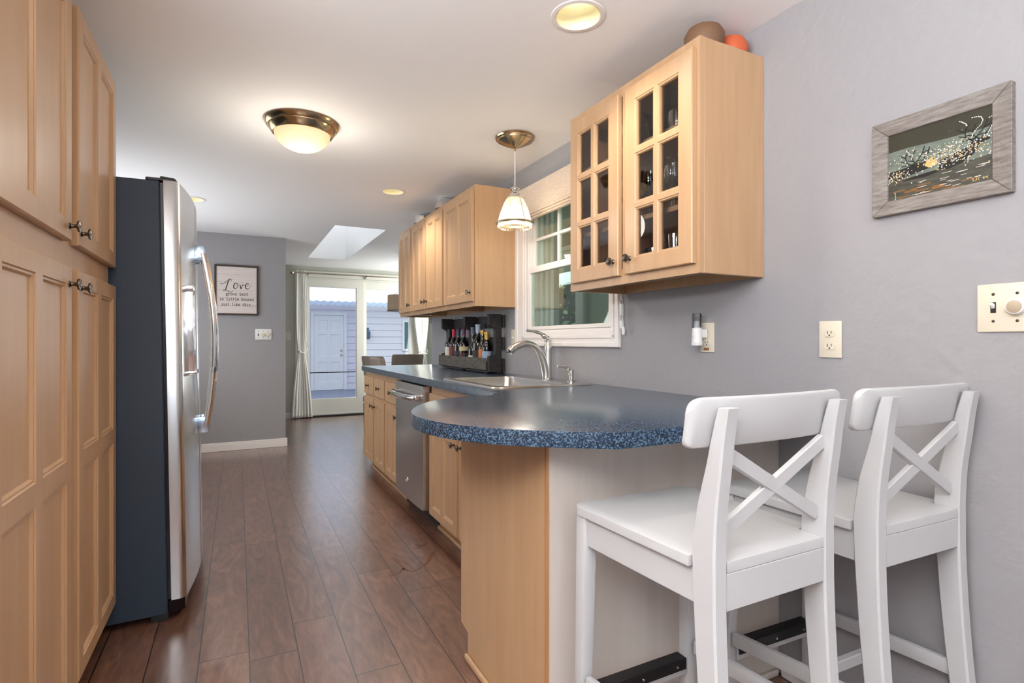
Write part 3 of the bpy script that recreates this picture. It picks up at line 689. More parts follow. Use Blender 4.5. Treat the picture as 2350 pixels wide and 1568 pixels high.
# faucet
FX, FY, FZ0 = 1.585, 2.671, 0.922
fc = thing('faucet', (FX, FY, FZ0), 'brushed steel pull-down faucet with curved spout and top lever behind the sink', 'faucet')
MB().lathe([(0.0, 0), (0.028, 0), (0.029, 0.004), (0.024, 0.008), (0.0225, 0.03), (0.0215, 0.17), (0.0215, 0.196), (0.0205, 0.1975), (0.0205, 0.199), (0, 0.199)], (FX, FY, FZ0), 28).build('body', STEEL, fc)
MB().tube(catmull([(1.570, FY, 0.926), (1.566, FY, 0.97), (1.552, FY, 1.022), (1.532, FY, 1.062), (1.506, FY, 1.096), (1.47, FY, 1.116), (1.432, FY, 1.121), (1.395, FY, 1.112), (1.362, FY, 1.096), (1.337, FY, 1.079)], 5),
          [0.0225]*14+[0.021]*10+[0.020]*10+[0.0205]*6+[0.022]*6, 18).build('spout', STEEL, fc)
MB().lathe([(0, 0), (0.017, 0), (0.017, 0.004), (0, 0.004)], (1.333, FY, 1.073), 18).build('spray_head', BLACK, fc)
MB().tube(catmull([(FX, FY, 1.122), (FX, FY, 1.135), (1.578, FY, 1.150), (1.558, FY, 1.166), (1.53, FY, 1.182), (1.49, FY, 1.191), (1.445, FY, 1.196)], 5), [0.0205]*8+[0.018]*4+[0.0135]*5+[0.009]*7+[0.0075]*7, 14, flat=1.0).build('lever', STEEL, fc)
sd = thing('soap_dispenser', (1.585, 2.43, 0.922), 'small brushed steel soap dispenser right of the faucet', 'soap dispenser')
MB().lathe([(0, 0), (0.022, 0), (0.022, 0.004), (0.012, 0.008), (0.011, 0.03), (0.0145, 0.032), (0.0145, 0.06), (0.012, 0.063), (0, 0.064)], (1.585, 2.43, 0.922), 22).build('body', STEEL, sd)
MB().tube(catmull([(1.588, 2.43, 0.962), (1.578, 2.43, 0.978), (1.56, 2.43, 0.992), (1.535, 2.43, 1.002), (1.50, 2.43, 1.004)], 5), [0.013]*5+[0.011]*5+[0.008]*5+[0.006]*6, 12).build('spout', STEEL, sd)

# ------------------------------------------------------------------ pantry cabinets (left)
PXF = -0.4402   # face frame plane; doors stand 19 mm proud
pa = thing('pantry_cabinet', (-0.72, 1.99, 0), 'tall maple pantry cabinet with two upper and two lower doors left of the fridge', 'cabinet')
mb = MB(); py0, py1 = 1.355, 2.558
mb.box(-1.0, PXF-0.019, py0, py0+0.018, 0.12, 2.145); mb.box(-1.0, PXF-0.019, py1-0.018, py1-0.004, 0.12, 2.145)
mb.box(-1.0, PXF-0.019, py0+0.018, py1-0.018, 0.12, 0.14); mb.box(-1.0, PXF-0.019, py0+0.018, py1-0.018, 2.127, 2.145); mb.box(-1.0, -0.99, py0+.018, py1-.018, .14, 2.127)
mb.build('carcass', MAPLE, pa)
MB().box(PXF-0.019, PXF, py0, py1-0.02, 0.115, 2.145, 0.001).build('face_frame', MAPLE, pa)
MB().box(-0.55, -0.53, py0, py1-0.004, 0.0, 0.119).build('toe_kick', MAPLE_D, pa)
for (a, b_, ks) in ((1.372, 1.937, 'r'), (2.012, 2.561, 'l')):
    w_ = b_-a
    f = Fr((PXF+0.001, a, 1.418), (0, 1, 0), (1, 0, 0)); h_ = 0.710
    d = panel_door(f, w_, h_, two_panel(w_, h_, 0.052, 0.05), 0.02, ch=0.004, rec=0.010).build('door', MAPLE, pa)
    knob(f, w_-0.026 if ks == 'r' else 0.026, 0.040, 0.02, d)
    f = Fr((PXF+0.001, a, 0.121), (0, 1, 0), (1, 0, 0)); h_ = 1.226
    d = panel_door(f, w_, h_, two_panel(w_, h_, 0.052, 0.05, 2, 0.655, 0.055), 0.02, ch=0.004, rec=0.010).build('door', MAPLE, pa)
    knob(f, w_-0.026 if ks == 'r' else 0.026, h_-0.052, 0.02, d)

# ------------------------------------------------------------------ refrigerator (leans back slightly on its rollers)
FY0 = 2.577
fr_ = thing('refrigerator', (-0.250, FY0, 0.0), 'side-by-side refrigerator with steel doors and dark textured sides', 'refrigerator')
ox, oy = -0.250, FY0
def fbox(mb, x0, x1, y0, y1, z0, z1, bev=0.0, seg=1): return mb.box(ox+x0, ox+x1, oy+y0, oy+y1, z0, z1, bev, seg)
fbox(MB(), -0.70, -0.001, 0, 0.90, 0.030, 1.777, 0.004).build('body', FSIDE, fr_)
g = MB(); fbox(g, 0.0, 0.010, 0.012, 0.888, 0.085, 1.772); g.build('door_gasket', BLACK, fr_)
for xa, za in ((-0.06, 0.0), (-0.68, 0.012)):
    for ya in (0.02, 0.84): g = MB(); fbox(g, xa, xa+0.058, ya, ya+0.04, za, 0.029); g.build('roller', BLACK, fr_)
g = MB(); g.plate([(0.0, 0.012), (0.03, 0.008), (0.058, 0.03), (0.062, 0.45), (0.058, 0.87), (0.03, 0.892), (0.0, 0.888)], [], lambda a, b_, t: (ox+a, oy+b_, t), 0.030, 0.078, 0.003, 1)
g.build('toe_grille', BLACKG, fr_)
def face(y): # bowed front of both doors
    q = (y-0.45)/0.45; return 0.062+0.036*(1-q*q)
def fdoor(y0, y1):
    n = 16; V = []; F = []; prof = []
    prof.append((0.012, y0)); 
    pts = [(0.012, y0)]
    if y0 < 0.1: pts += [(0.040, y0), (0.052, y0+0.003), (0.060, y0+0.010)]
    else: pts += [(face(y0)-0.006, y0)]
    for i in range(n+1):
        y = (y0+0.016)+(y1-y0-0.032)*i/n; pts.append((face(y), y))
    if y1 > 0.8: pts += [(0.060, y1-0.010), (0.052, y1-0.003), (0.040, y1)]
    else: pts += [(face(y1)-0.006, y1)]
    pts.append((0.012, y1))
    return MB().prism(pts, lambda a, b_, t: (ox+a, oy+b_, t), 0.083, 1.782, 0.004, 2)
d1 = fdoor(0.002, 0.405).build('door', STEELF, fr_, smooth=30)
d2 = fdoor(0.411, 0.898).build('door', STEELF, fr_, smooth=30)
for d_, y in ((d1, 0.362), (d2, 0.452)):
    fx = face(y)
    hb = MB(); zz = [0.735, 0.80, 0.90, 1.02, 1.13, 1.24, 1.36, 1.47, 1.545]
    hx = [fx+0.030+0.042*(1-((z-1.14)/0.41)**2) for z in zz]
    hb.tube(catmull([(ox+x, oy+y, z) for x, z in zip(hx, zz)], 5), 0.0155, 16)
    hd = hb.build('handle', CHROME, d_)
    for z0, z1 in ((0.70, 0.775), (1.505, 1.58)):
        e = MB(); zc = (z0+z1)/2
        e.hexa([(ox+fx-0.003, oy+y-0.014, z0), (ox+fx+0.045, oy+y-0.013, z0), (ox+fx+0.045, oy+y+0.013, z0), (ox+fx-0.003, oy+y+0.014, z0),
                (ox+fx-0.003, oy+y-0.014, z1), (ox+fx+0.040, oy+y-0.013, z1), (ox+fx+0.040, oy+y+0.013, z1), (ox+fx-0.003, oy+y+0.014, z1)], 0.004, 2)
        e.build('handle_mount', BLUECHROME, d_)
# water and ice dispenser on the freezer door
dsx = face(0.2)
ds = MB(); dy0, dy1 = 0.105, 0.295
for (y0, y1, z0, z1, x1) in ((dy0, dy0+0.016, 1.0, 1.345, 0.016), (dy1-0.016, dy1, 1.0, 1.345, 0.010)): fbox(ds, dsx-0.02, dsx+x1, y0, y1, z0, z1, 0.004, 2)
fbox(ds, dsx-0.02, dsx+0.018, dy0, dy1, 1.345, 1.372, 0.006, 2); fbox(ds, dsx-0.02, dsx+0.022, dy0, dy1, 0.985, 1.005, 0.005, 2)
dso = ds.build('dispenser_frame', CHROME, d1)
g = MB(); fbox(g, dsx-0.02, dsx+0.006, dy0+0.016, dy1-0.016, 1.255, 1.345); g.build('control_panel', BLACKG, dso)
g = MB(); fbox(g, dsx-0.02, dsx+0.0045, dy0+0.016, dy1-0.016, 1.005, 1.2545); g.build('dispenser_recess', BLACK, dso)
g = MB(); fbox(g, dsx, dsx+0.012, 0.175, 0.225, 1.06, 1.20, 0.003); g.build('paddle', BLACKG, dso)
g = MB(); fbox(g, -0.05, 0.045, 0.015, 0.10, 1.7785, 1.793, 0.004); g.build('hinge_cover', BLACK, fr_)
g = MB(); g.hexa([(ox+0.0, oy+0.02, 1.783), (ox+0.062, oy+0.03, 1.783), (ox+0.062, oy+0.09, 1.783), (ox+0.0, oy+0.09, 1.783), (ox+0.0, oy+0.02, 1.802), (ox+0.05, oy+0.03, 1.800), (ox+0.05, oy+0.085, 1.800), (ox+0.0, oy+0.085, 1.802)], 0.003)
g.build('hinge_cover', BLACK, fr_)
fr_.rotation_euler = (0, -0.0165, 0); fr_.location.z = 0.003

# ------------------------------------------------------------------ bar stools
SW, SWF, SD, SZ = 0.361, 0.398, 0.4427, 0.72
def stool_root():
    t = thing('bar_stool', (0, 0, 0), None, 'bar stool', 'white bar stools at the peninsula'); w_ = SW/2; th = 0.035
    L = lambda mb, n, m=WHITE, p=None: mb.build(n, m, p or t, local=True)
    # seat with cut-outs for the posts and rounded front corners, slightly dished
    r = 0.03; hw = SWF/2
    pl = [(-w_+th+.001, 0.002), (w_-th-.001, 0.002), (w_-th-.001, 0.060), (w_+0.004, 0.060)]
    for k in range(7): a = PI/2*k/6; pl.append((hw-r+r*math.cos(a), SD-r+r*math.sin(a)))
    for k in range(7): a = PI/2+PI/2*k/6; pl.append((-hw+r+r*math.cos(a), SD-r+r*math.sin(a)))
    pl += [(-w_-0.004, 0.060), (-w_+th+.001, 0.060)]
    L(MB().prism(pl, XY, SZ-0.021, SZ, 0.007, 3), 'seat')
    # rear legs run up as back posts
    def post(sx):
        prof = [(0.0, -0.055, 0.036), (0.15, -0.036, 0.041), (0.3, -0.020, 0.045), (0.45, -0.008, 0.049), (0.6, -0.001, 0.053), (0.70, 0.0, 0.0565), (0.74, 0.0, 0.056), (0.82, -0.004, 0.048), (0.90, -0.014, 0.037), (0.96, -0.021, 0.030), (1.0125, -0.0296, 0.024)]
        V = []; F = []
        pz = [(p.x, p.y, p.z) for p in catmull(prof, 4)]
        c = 0.004
        for z, yb, dp in pz:
            x0, x1 = (-w_, -w_+th) if sx < 0 else (w_-th, w_)
            y0, y1 = yb, yb+dp
            V += [(x0+c, y0, z), (x1-c, y0, z), (x1, y0+c, z), (x1, y1-c, z), (x1-c, y1, z), (x0+c, y1, z), (x0, y1-c, z), (x0, y0+c, z)]
        n = len(pz)
        for i in range(n-1):
            for k in range(8): F.append((8*i+k, 8*i+(k+1) % 8, 8*i+8+(k+1) % 8, 8*i+8+k))
        F += [tuple(range(7, -1, -1)), tuple(8*(n-1)+k for k in range(8))]
        return MB().add(V, F)
    for sx in (-1, 1): L(post(sx), 'rear_leg')
    # front legs, tapered, slightly splayed forward
    for sx in (-1, 1):
        xo = sx*(hw-0.006); xi = sx*(hw-0.044); yo = SD-0.010; yi = SD-0.050; zt = SZ-0.022
        L(MB().hexa([(sx*(hw-0.004), yo+0.010, 0), (sx*(hw-0.033), yo+0.010, 0), (sx*(hw-0.033), yo-0.018, 0), (sx*(hw-0.004), yo-0.018, 0), (xo, yo, zt), (xi, yo, zt), (xi, yi, zt), (xo, yi, zt)], 0.003, 2), 'front_leg')
    # aprons
    az0, az1 = SZ-0.094, SZ-0.0225
    L(MB().box(-w_+th+.0005, w_-th-.0005, 0.002, 0.020, az0, az1, 0.0015), 'apron')
    L(MB().box(-hw+0.045, hw-0.045, SD-0.030, SD-0.014, az0, az1, 0.0015), 'apron')
    for sx in (-1, 1):
        xa, xb_ = sx*(w_-0.010), sx*(hw-0.012)
        L(MB().hexa([(xa, 0.0575, az0), (xa-sx*0.016, 0.0575, az0), (xb_-sx*0.016, SD-0.051, az0), (xb_, SD-0.051, az0), (xa, 0.0575, az1), (xa-sx*0.016, 0.0575, az1), (xb_-sx*0.016, SD-0.051, az1), (xb_, SD-0.051, az1)], 0.0015), 'apron')
    # side stretchers, rear stretcher, front foot rest with black cover
    for sx in (-1, 1):
        L(MB().hexa([(sx*(w_-0.006), 0.028, 0.292), (sx*(w_-0.024), 0.028, 0.292), (sx*(hw-0.026), SD-0.046, 0.262), (sx*(hw-0.008), SD-0.046, 0.262), (sx*(w_-0.006), 0.028, 0.330), (sx*(w_-0.024), 0.028, 0.330), (sx*(hw-0.026), SD-0.046, 0.300), (sx*(hw-0.008), SD-0.046, 0.300)], 0.003, 2), 'side_stretcher')
    L(MB().box(-hw+0.035, hw-0.035, 0.17, 0.19, 0.272, 0.302, 0.003), 'stretcher')
    fr0 = L(MB().box(-hw+0.0395, hw-0.0395, SD-0.036, SD-0.010, 0.205, 0.248, 0.003, 2), 'foot_rest')
    cv = MB(); cv.box(-hw+0.045, hw-0.045, SD-0.041, SD-0.005, 0.2485, 0.2545, 0.002); cv.box(-hw+0.045, hw-0.045, SD-0.0415, SD-0.0365, 0.222, 0.2545, 0.002); cv.box(-hw+0.045, hw-0.045, SD-0.0095, SD-0.005, 0.222, 0.2545, 0.002)
    cvo = L(cv, 'foot_rest_cover', BLACK, fr0)
    for x in (-0.12, 0.0, 0.12): L(MB().lathe([(0.004, 0), (0.0035, 0.002), (0, 0.0025)], (x, SD-0.0415, 0.236), 10, '-Y'), 'screw', CHROME, fr0)
    # curved top rail standing in front of the posts
    V = []; F = []; hl = w_+0.044; zb_, zt_ = 0.934, 1.030; rt, rb = 0.030, 0.016
    xs = sorted(set([round(hl*(-1+2*i/24), 5) for i in range(25)]+[sg_*(hl-rt*(1-math.cos(PI/2*k/8))) for sg_ in (-1, 1) for k in range(9)]))
    def edge(x, r):
        d = max(0.0, abs(x)-(hl-r)); return r-math.sqrt(max(0.0, r*r-d*d))
    for x in xs:
        top, bot = zt_-edge(x, rt), zb_+edge(x, rb); dd_ = max(0.0, abs(x)-(hl-0.012)); pin = 0.008*(dd_/0.012)**2
        yc = 0.0+0.018*(x/hl)**2; h_ = 0.0075
        for (dy, z) in ((0+pin, bot+h_), (0+pin, top-h_), (0.0022+pin*.6, top-0.0022), (0.0075, top), (0.0145, top), (0.0198-pin*.6, top-0.0022), (0.022-pin, top-h_), (0.022-pin, bot+h_), (0.0198-pin*.6, bot+0.0022), (0.0145, bot), (0.0075, bot), (0.0022+pin*.6, bot+0.0022)):
            V.append((x, yc+dy+(z-0.97)*-0.16, z))
    k = 12; n = len(xs)-1
    for i in range(n):
        for j in range(k): F.append((i*k+j, i*k+(j+1) % k, (i+1)*k+(j+1) % k, (i+1)*k+j))
    F += [tuple(range(k)), tuple(n*k+j for j in range(k-1, -1, -1))]
    L(MB().add(V, F), 'top_rail')
    # crossed slats between the posts
    def slat(p, q, yo):
        P, Q = Vector(p), Vector(q); d = (Q-P).normalized(); nrm = Vector((0, 1, 0)); u = d.cross(nrm).normalized()*0.0145
        return MB().hexa([P-u, P+u, P+u+nrm*yo, P-u+nrm*yo, Q-u, Q+u, Q+u+nrm*yo, Q-u+nrm*yo], 0.002)
    xi = w_-th+0.001
    L(slat((-xi, 0.000, 0.925), (xi, 0.016, 0.765), 0.014), 'cross_slat')
    L(slat((xi, 0.0005, 0.925), (-xi, 0.0165, 0.765), 0.0125), 'cross_slat')
    return t
st1 = stool_root(); st1['label'] = 'white wooden bar stool with crossed back slats, nearer the aisle'
st1.location = (0.963, 0.722, 0); st1.rotation_euler = (0, 0, 0.006)
st2 = copy_tree(st1); st2['label'] = 'white wooden bar stool with crossed back slats, against the grey wall'
st2.location = (1.4435, 0.698, 0); st2.rotation_euler = (0, 0, -0.028)

# ------------------------------------------------------------------ pallet wine rack with bottles
wr = thing('wine_rack', (1.6, 3.86, 0.9145), 'dark pallet-wood bottle rack on the worktop below the wall cabinets', 'wine rack')
RX0, RX1 = 1.535, 1.628
def stringer(y0, y1, h):
    # notched pallet stringer seen from the end (outline in X,Z)
    z0 = 0.9150; P = [(RX0, z0+0.012), (RX1, z0), (RX1, z0+h), (RX0, z0+h), (RX0, z0+h-0.075), (RX0+0.012, z0+h-0.085), (RX0+0.042, z0+h-0.10), (RX0+0.047, z0+h-0.12), (RX0+0.047, z0+0.15), (RX0+0.040, z0+0.128), (RX0+0.010, z0+0.118), (RX0, z0+0.115)]
    return MB().prism(P, lambda a, b_, t: (a, t, b_), y0, y1, 0.003, 1)
for (y0, y1) in ((3.372, 3.410), (3.815, 3.853), (4.318, 4.356)): stringer(y0, y1, 0.408).build('stringer', PALLET, wr)
for (z0, z1) in ((1.232, 1.318), (1.075, 1.165), (0.925, 1.015)): MB().box(1.6285, 1.644, 3.352, 4.376, z0, z1, 0.003).build('back_slat', PALLET, wr)
MB().box(1.518, 1.5345, 3.412, 4.372, 0.934, 1.020, 0.004).build('front_board', PALLETG, wr)
MB().box(1.5355, 1.628, 3.4105, 3.8145, 0.918, 0.930).build('bottom_board', PALLET, wr)
MB().box(1.5355, 1.628, 3.8535, 4.3175, 0.918, 0.930).build('bottom_board', PALLET, wr)
GLD = pm('dark_green_glass', srgb(10, 16, 12), 0.06, spec=0.8)
GLB = pm('black_glass', srgb(9, 8, 9), 0.06, spec=0.8)
GLC = pm('amber_glass', srgb(52, 36, 16), 0.05, spec=0.8)
def bottle(y, h, r, glass, caps, cap_h, label, lab, x=1.578, neck=0.0135, shoulder=0.62, kind='wine'):
    z = 0.9302; b_ = thing('bottle', (x, y, z), label, 'bottle', 'bottles in the wooden rack')
    hs = h*shoulder
    MB().lathe([(0, 0), (r*0.92, 0), (r, 0.006), (r, hs-0.02), (r*0.96, hs), (r*0.7, hs+h*0.07), (neck*1.25, hs+h*0.13), (neck, hs+h*0.18), (neck, h-0.016), (neck*1.15, h-0.014), (neck*1.15, h-0.004), (neck, h), (0, h)], (x, y, z), 24).build('body', glass, b_)
    MB().lathe([(neck+0.0012, h-cap_h), (neck+0.0014, h-0.016), (neck*1.2+0.001, h-0.014), (neck*1.2+0.001, h-0.001), (neck*0.9, h+0.0012), (0, h+0.0014)], (x, y, z), 20).build('capsule', caps, b_)
    for (z0, z1, mat) in lab:
        MB().lathe([(r+0.0006, z0), (r+0.0006, z1)], (x, y, z), 24).build('label', mat, b_)
    return b_
CR = pm('red_foil', srgb(206, 30, 62), 0.35); CB = pm('navy_foil', srgb(28, 44, 74), 0.35); CM = pm('plum_foil', srgb(92, 26, 72), 0.35); CK = pm('black_foil', srgb(24, 24, 30), 0.35); CSV = pm('silver_foil', srgb(178, 190, 206), 0.3); CG = pm('gold_foil', srgb(196, 160, 78), 0.3, 0.6); CGR = pm('grey_foil', srgb(104, 110, 128), 0.35)
LW = pm('white_paper_label', srgb(226, 218, 206), 0.6); LR = pm('dark_red_label', srgb(110, 30, 26), 0.5); LM = pm('maroon_label', srgb(92, 34, 42), 0.5); LBK = pm('black_label', srgb(40, 42, 46), 0.5); LOR = pm('orange_label', srgb(206, 120, 48), 0.5); LBL = pm('pale_blue_label', srgb(150, 170, 196), 0.5); LCR = pm('cream_label', srgb(214, 196, 150), 0.5)
bottle(4.270, 0.305, 0.036, GLD, CK, 0.07, 'dark bottle with black foil and white label, leftmost in the rack', [(0.06, 0.16, LW)])
bottle(4.165, 0.303, 0.037, GLD, CR, 0.062, 'dark wine bottle with bright red foil', [(0.06, 0.165, LR)])
bottle(4.060, 0.303, 0.037, GLD, CB, 0.055, 'dark wine bottle with navy blue foil', [(0.09, 0.13, LBK)])
bottle(3.945, 0.303, 0.038, GLB, CM, 0.052, 'dark wine bottle with plum foil and small cream label', [(0.055, 0.115, LM), (0.132, 0.165, LCR)])
bottle(3.765, 0.310, 0.037, GLB, CGR, 0.055, 'dark sloping-shouldered bottle with grey foil, right of the middle post', [(0.055, 0.10, LW)], shoulder=0.5)
bottle(3.668, 0.330, 0.040, GLD, CSV, 0.062, 'tallest bottle in the rack with silver foil top', [(0.06, 0.14, LBK)], shoulder=0.6, neck=0.0165)
bottle(3.585, 0.285, 0.030, GLC, CG, 0.03, 'slim amber bottle with orange label and pale cap', [(0.055, 0.15, LOR)], shoulder=0.6)
bottle(3.510, 0.272, 0.034, GLB, CG, 0.055, 'short bottle with gold foil neck, rightmost in the rack', [(0.06, 0.135, LBL)], shoulder=0.62, neck=0.0155)

# ------------------------------------------------------------------ lamps
FROST = translucent('lit_frosted_glass', (0.95, 0.86, 0.68, 1), 0.30, (1.0, 0.74, 0.40, 1))
fm = thing('ceiling_lamp', (0.297, 2.965, CEIL), 'brushed nickel flush ceiling lamp with frosted glass bowl', 'ceiling lamp')
MB().lathe([(0, -0.001), (0.180, -0.001), (0.183, -0.006), (0.180, -0.012), (0.170, -0.028), (0.166, -0.030), (0.164, -0.034), (0.148, -0.058), (0.143, -0.062), (0.138, -0.060), (0.138, -0.02), (0, -0.02)], (0.297, 2.965, CEIL), 48).build('pan', BRASSN, fm)
MB().lathe([(0.1365, -0.058), (0.133, -0.075), (0.118, -0.098), (0.092, -0.120), (0.06, -0.135), (0.03, -0.142), (0, -0.144)], (0.297, 2.965, CEIL), 48).build('glass_bowl', FROST, fm)
lamp('ceiling_lamp_bulb', 'POINT', (0.297, 2.965, CEIL-0.33), 5, (1.0, 0.92, 0.80), shadow_soft_size=0.12)
# pendant over the sink
PXX, PYY = 1.356, 2.640
pd = thing('pendant_lamp', (PXX, PYY, CEIL), 'nickel pendant lamp with ribbed glass bell shade over the sink', 'pendant lamp')
MB().lathe([(0, -0.001), (0.108, -0.001), (0.110, -0.006), (0.106, -0.014), (0.098, -0.018), (0.096, -0.024), (0.088, -0.028), (0.05, -0.046), (0.02, -0.058), (0.007, -0.062), (0.006, -0.075), (0, -0.075)], (PXX, PYY, CEIL), 40).build('canopy', BRASSN, pd)
MB().tube([(PXX, PYY, CEIL-0.074), (PXX, PYY, 1.985)], 0.0028, 8).build('cord', WPLATE, pd)
MB().lathe([(0.004, 2.008), (0.0055, 2.006), (0.006, 1.985), (0.012, 1.982), (0.027, 1.972), (0.028, 1.966), (0.014, 1.956), (0.014, 1.950), (0.024, 1.946), (0.031, 1.938), (0.033, 1.922), (0.033, 1.916), (0, 1.916)], (PXX, PYY, 0), 28).build('cap', CHROME, pd)
MB().lathe([(0.034, 1.924), (0.046, 1.912), (0.058, 1.890), (0.070, 1.860), (0.080, 1.825), (0.088, 1.790), (0.090, 1.757)], (PXX, PYY, 0), 88, rib=0.028).build('shade', AMBERG, pd, smooth=0)
MB().lathe([(0.0895, 1.787), (0.098, 1.789), (0.107, 1.784), (0.1085, 1.779), (0.106, 1.774), (0.096, 1.772), (0.0895, 1.774), (0.0895, 1.787)], (PXX, PYY, 0), 40).build('ring', NICKEL, pd)
sp = MB()
for k in range(3): a = 0.6+2*PI*k/3; sp.tube([(PXX+0.093*math.cos(a), PYY+0.093*math.sin(a), 1.79), (PXX+0.093*math.cos(a), PYY+0.093*math.sin(a), 1.762)], 0.0028, 8)
for k in range(3):
    a = 0.6+2*PI*k/3; sp.tube([(PXX+r*math.cos(a), PYY+r*math.sin(a), z) for r, z in ((0.036, 1.93), (0.060, 1.893), (0.083, 1.83), (0.094, 1.787))], 0.0022, 6)
sp.build('ring_struts', CHROME, pd)
MB().lathe([(0, 1.800), (0.014, 1.803), (0.026, 1.818), (0.029, 1.836), (0.024, 1.858), (0.015, 1.880), (0.013, 1.915), (0, 1.915)], (PXX, PYY, 0), 20).build('bulb', emis('lit_bulb', (1.0, 0.70, 0.36, 1), 3.0), pd)
lamp('pendant_bulb', 'POINT', (PXX, PYY, 1.745), 3, (1.0, 0.9, 0.74), shadow_soft_size=0.03)
# recessed downlights
LENS = emis('lit_downlight_lens', (1.0, 0.95, 0.84, 1), 2.2)
BAFF = pm('cream_baffle', srgb(244, 236, 196), 0.5)
def downlight(x, y, label, energy, lens_r=0.045):
    t = thing('downlight', (x, y, CEIL), label, 'downlight', 'recessed ceiling downlights')
    MB().lathe([(0.0755, 0.012), (0.0755, -0.001), (0.078, -0.004), (0.092, -0.003), (0.095, -0.0005)], (x, y, CEIL), 36).build('trim_ring', TRIM, t)
    MB().lathe([(0.0752, -0.002), (0.074, 0.02), (0.0725, 0.022), (0.071, 0.04), (0.0695, 0.042), (0.067, 0.06), (0.0655, 0.062), (0.062, 0.085), (0.058, 0.10), (0, 0.101)], (x, y, CEIL), 36).build('baffle', BAFF, t)
    MB().lathe([(lens_r, 0.098), (lens_r*0.95, 0.075), (lens_r*0.6, 0.064), (0, 0.060)], (x, y, CEIL), 30).build('bulb', LENS, t)
    lamp('downlight_beam', 'SPOT', (x, y, CEIL-0.006), energy, (1.0, 0.90, 0.76), (0, 0, 0), spot_size=2.3, spot_blend=0.7, shadow_soft_size=0.05)
    return t
downlight(*CANS[3], 'added unseen ceiling downlight nearest the camera, above the aisle beside the stools', 9)  # added out of view to brighten the pantry and stools
downlight(*CANS[0], 'large recessed ceiling downlight near the glass-door cabinet', 16)
downlight(*CANS[1], 'recessed ceiling downlight in front of the wall cabinet row', 26)
downlight(*CANS[2], 'recessed ceiling downlight above the far side of the fridge', 34)


# ------------------------------------------------------------------ painting on the right wall
def WALLP(x): return lambda a, b_: (x, -a, b_)   # a grows toward the room's camera end
pg = thing('framed_painting', (1.645, 0.768, 1.49), 'grey-framed dark painting of elk splashing through water on the right wall', 'painting')
A0, A1, B0, B1 = 0.609, 0.926, 1.490, 1.754; fwid = 0.040
ff = MB()
o4 = [(A0, B0), (A1, B0), (A1, B1), (A0, B1)]; i4 = [(A0+fwid, B0+fwid), (A1-fwid, B0+fwid), (A1-fwid, B1-fwid), (A0+fwid, B1-fwid)]
for k in range(4):
    p, q_, r_, s_ = o4[k], o4[(k+1) % 4], i4[(k+1) % 4], i4[k]
    ff.hexa([(1.655, *p), (1.655, *q_), (1.655, *r_), (1.655, *s_), (1.635, *p), (1.635, *q_), (1.640, *r_), (1.640, *s_)], 0.0015)
ff.build('frame', GREYW, pg)
PD = pm('paint_dark_umber', srgb(44, 38, 28), 0.45, var=(9, (1, 1, 1), srgb(52, 52, 34))); PM_ = pm('paint_mist', srgb(122, 132, 120), 0.5, var=(14, (1, 1, 3), srgb(88, 98, 88))); PWt = pm('paint_water', srgb(84, 84, 74), 0.45, var=(16, (1, 1, 7), srgb(42, 40, 30)))
PBK = pm('paint_black', srgb(20, 17, 15), 0.45); PWH = pm('paint_white', srgb(226, 220, 206), 0.5); PYL = pm('paint_ochre', srgb(206, 172, 104), 0.5); POR = pm('paint_rust', srgb(140, 92, 34), 0.5)
cv = MB(); ca0, ca1, cb0, cb1 = A0+0.030, A1-0.030, B0+0.030, B1-0.030; cx = 1.6445
U = lambda u, v, t=0.0: (cx-t, ca1+(ca0-ca1)*u, cb0+(cb1-cb0)*v)   # u: left to right as seen, v: bottom to top
def quadUV(pts, t): cv.add([U(u, v, t) for u, v in pts], [tuple(range(len(pts)))])
def wavy(u0, v0, u1, v1, n=14, am=0.012): return [(u0+(u1-u0)*k/n, v0+(v1-v0)*k/n+random.uniform(-am, am)) for k in range(n+1)]
cv.mi = 0; quadUV([(0, 0), (1, 0), (1, 1), (0, 1)], 0)
cv.mi = 1; top = [(1, 0.70), (0.8, 0.69), (0.5, 0.70), (0.25, 0.72), (0, 0.71)]; quadUV([(0, 0.3), (1, 0.36)]+top, 0.0003)
cv.mi = 2; quadUV([(0, 0.0), (1, 0.0)]+list(reversed(wavy(0, 0.30, 1, 0.36))), 0.0005)
cv.mi = 6
for _ in range(16): u, v = random.uniform(0.05, 0.75), random.uniform(0.02, 0.18); cv.ribbon([(u, v), (u+0.12, v+0.006)], 0.012, lambda a, b_: U(a, b_, 0.0007))
cv.mi = 3
def blob(poly, t=0.0009): quadUV(poly, t)
blob([(0.52, 0.33), (0.60, 0.30), (0.72, 0.34), (0.82, 0.42), (0.86, 0.52), (0.95, 0.55), (0.93, 0.58), (0.86, 0.585), (0.80, 0.58), (0.78, 0.52), (0.70, 0.50), (0.60, 0.46), (0.53, 0.44)])
blob([(0.03, 0.36), (0.10, 0.30), (0.22, 0.33), (0.34, 0.36), (0.45, 0.38), (0.50, 0.45), (0.44, 0.48), (0.30, 0.47), (0.18, 0.45), (0.06, 0.44)])
blob([(0.16, 0.28), (0.4, 0.27), (0.52, 0.30), (0.50, 0.33), (0.3, 0.31)])
def antl(u, v, s_, fl=1):
    for seg in ([(0, 0), (-0.05, 0.06), (-0.06, 0.14), (-0.03, 0.22)], [(-0.05, 0.06), (-0.11, 0.09)], [(-0.06, 0.12), (-0.12, 0.18)], [(0, 0), (0.05, 0.05), (0.10, 0.13), (0.12, 0.22)], [(0.05, 0.05), (0.09, 0.05)], [(0.10, 0.13), (0.16, 0.16)], [(-0.03, 0.02), (-0.10, 0.02)]):
        cv.ribbon([(u+a*s_*fl, v+b_*s_) for a, b_ in seg], 0.010, lambda a, b_: U(a, b_, 0.0011))
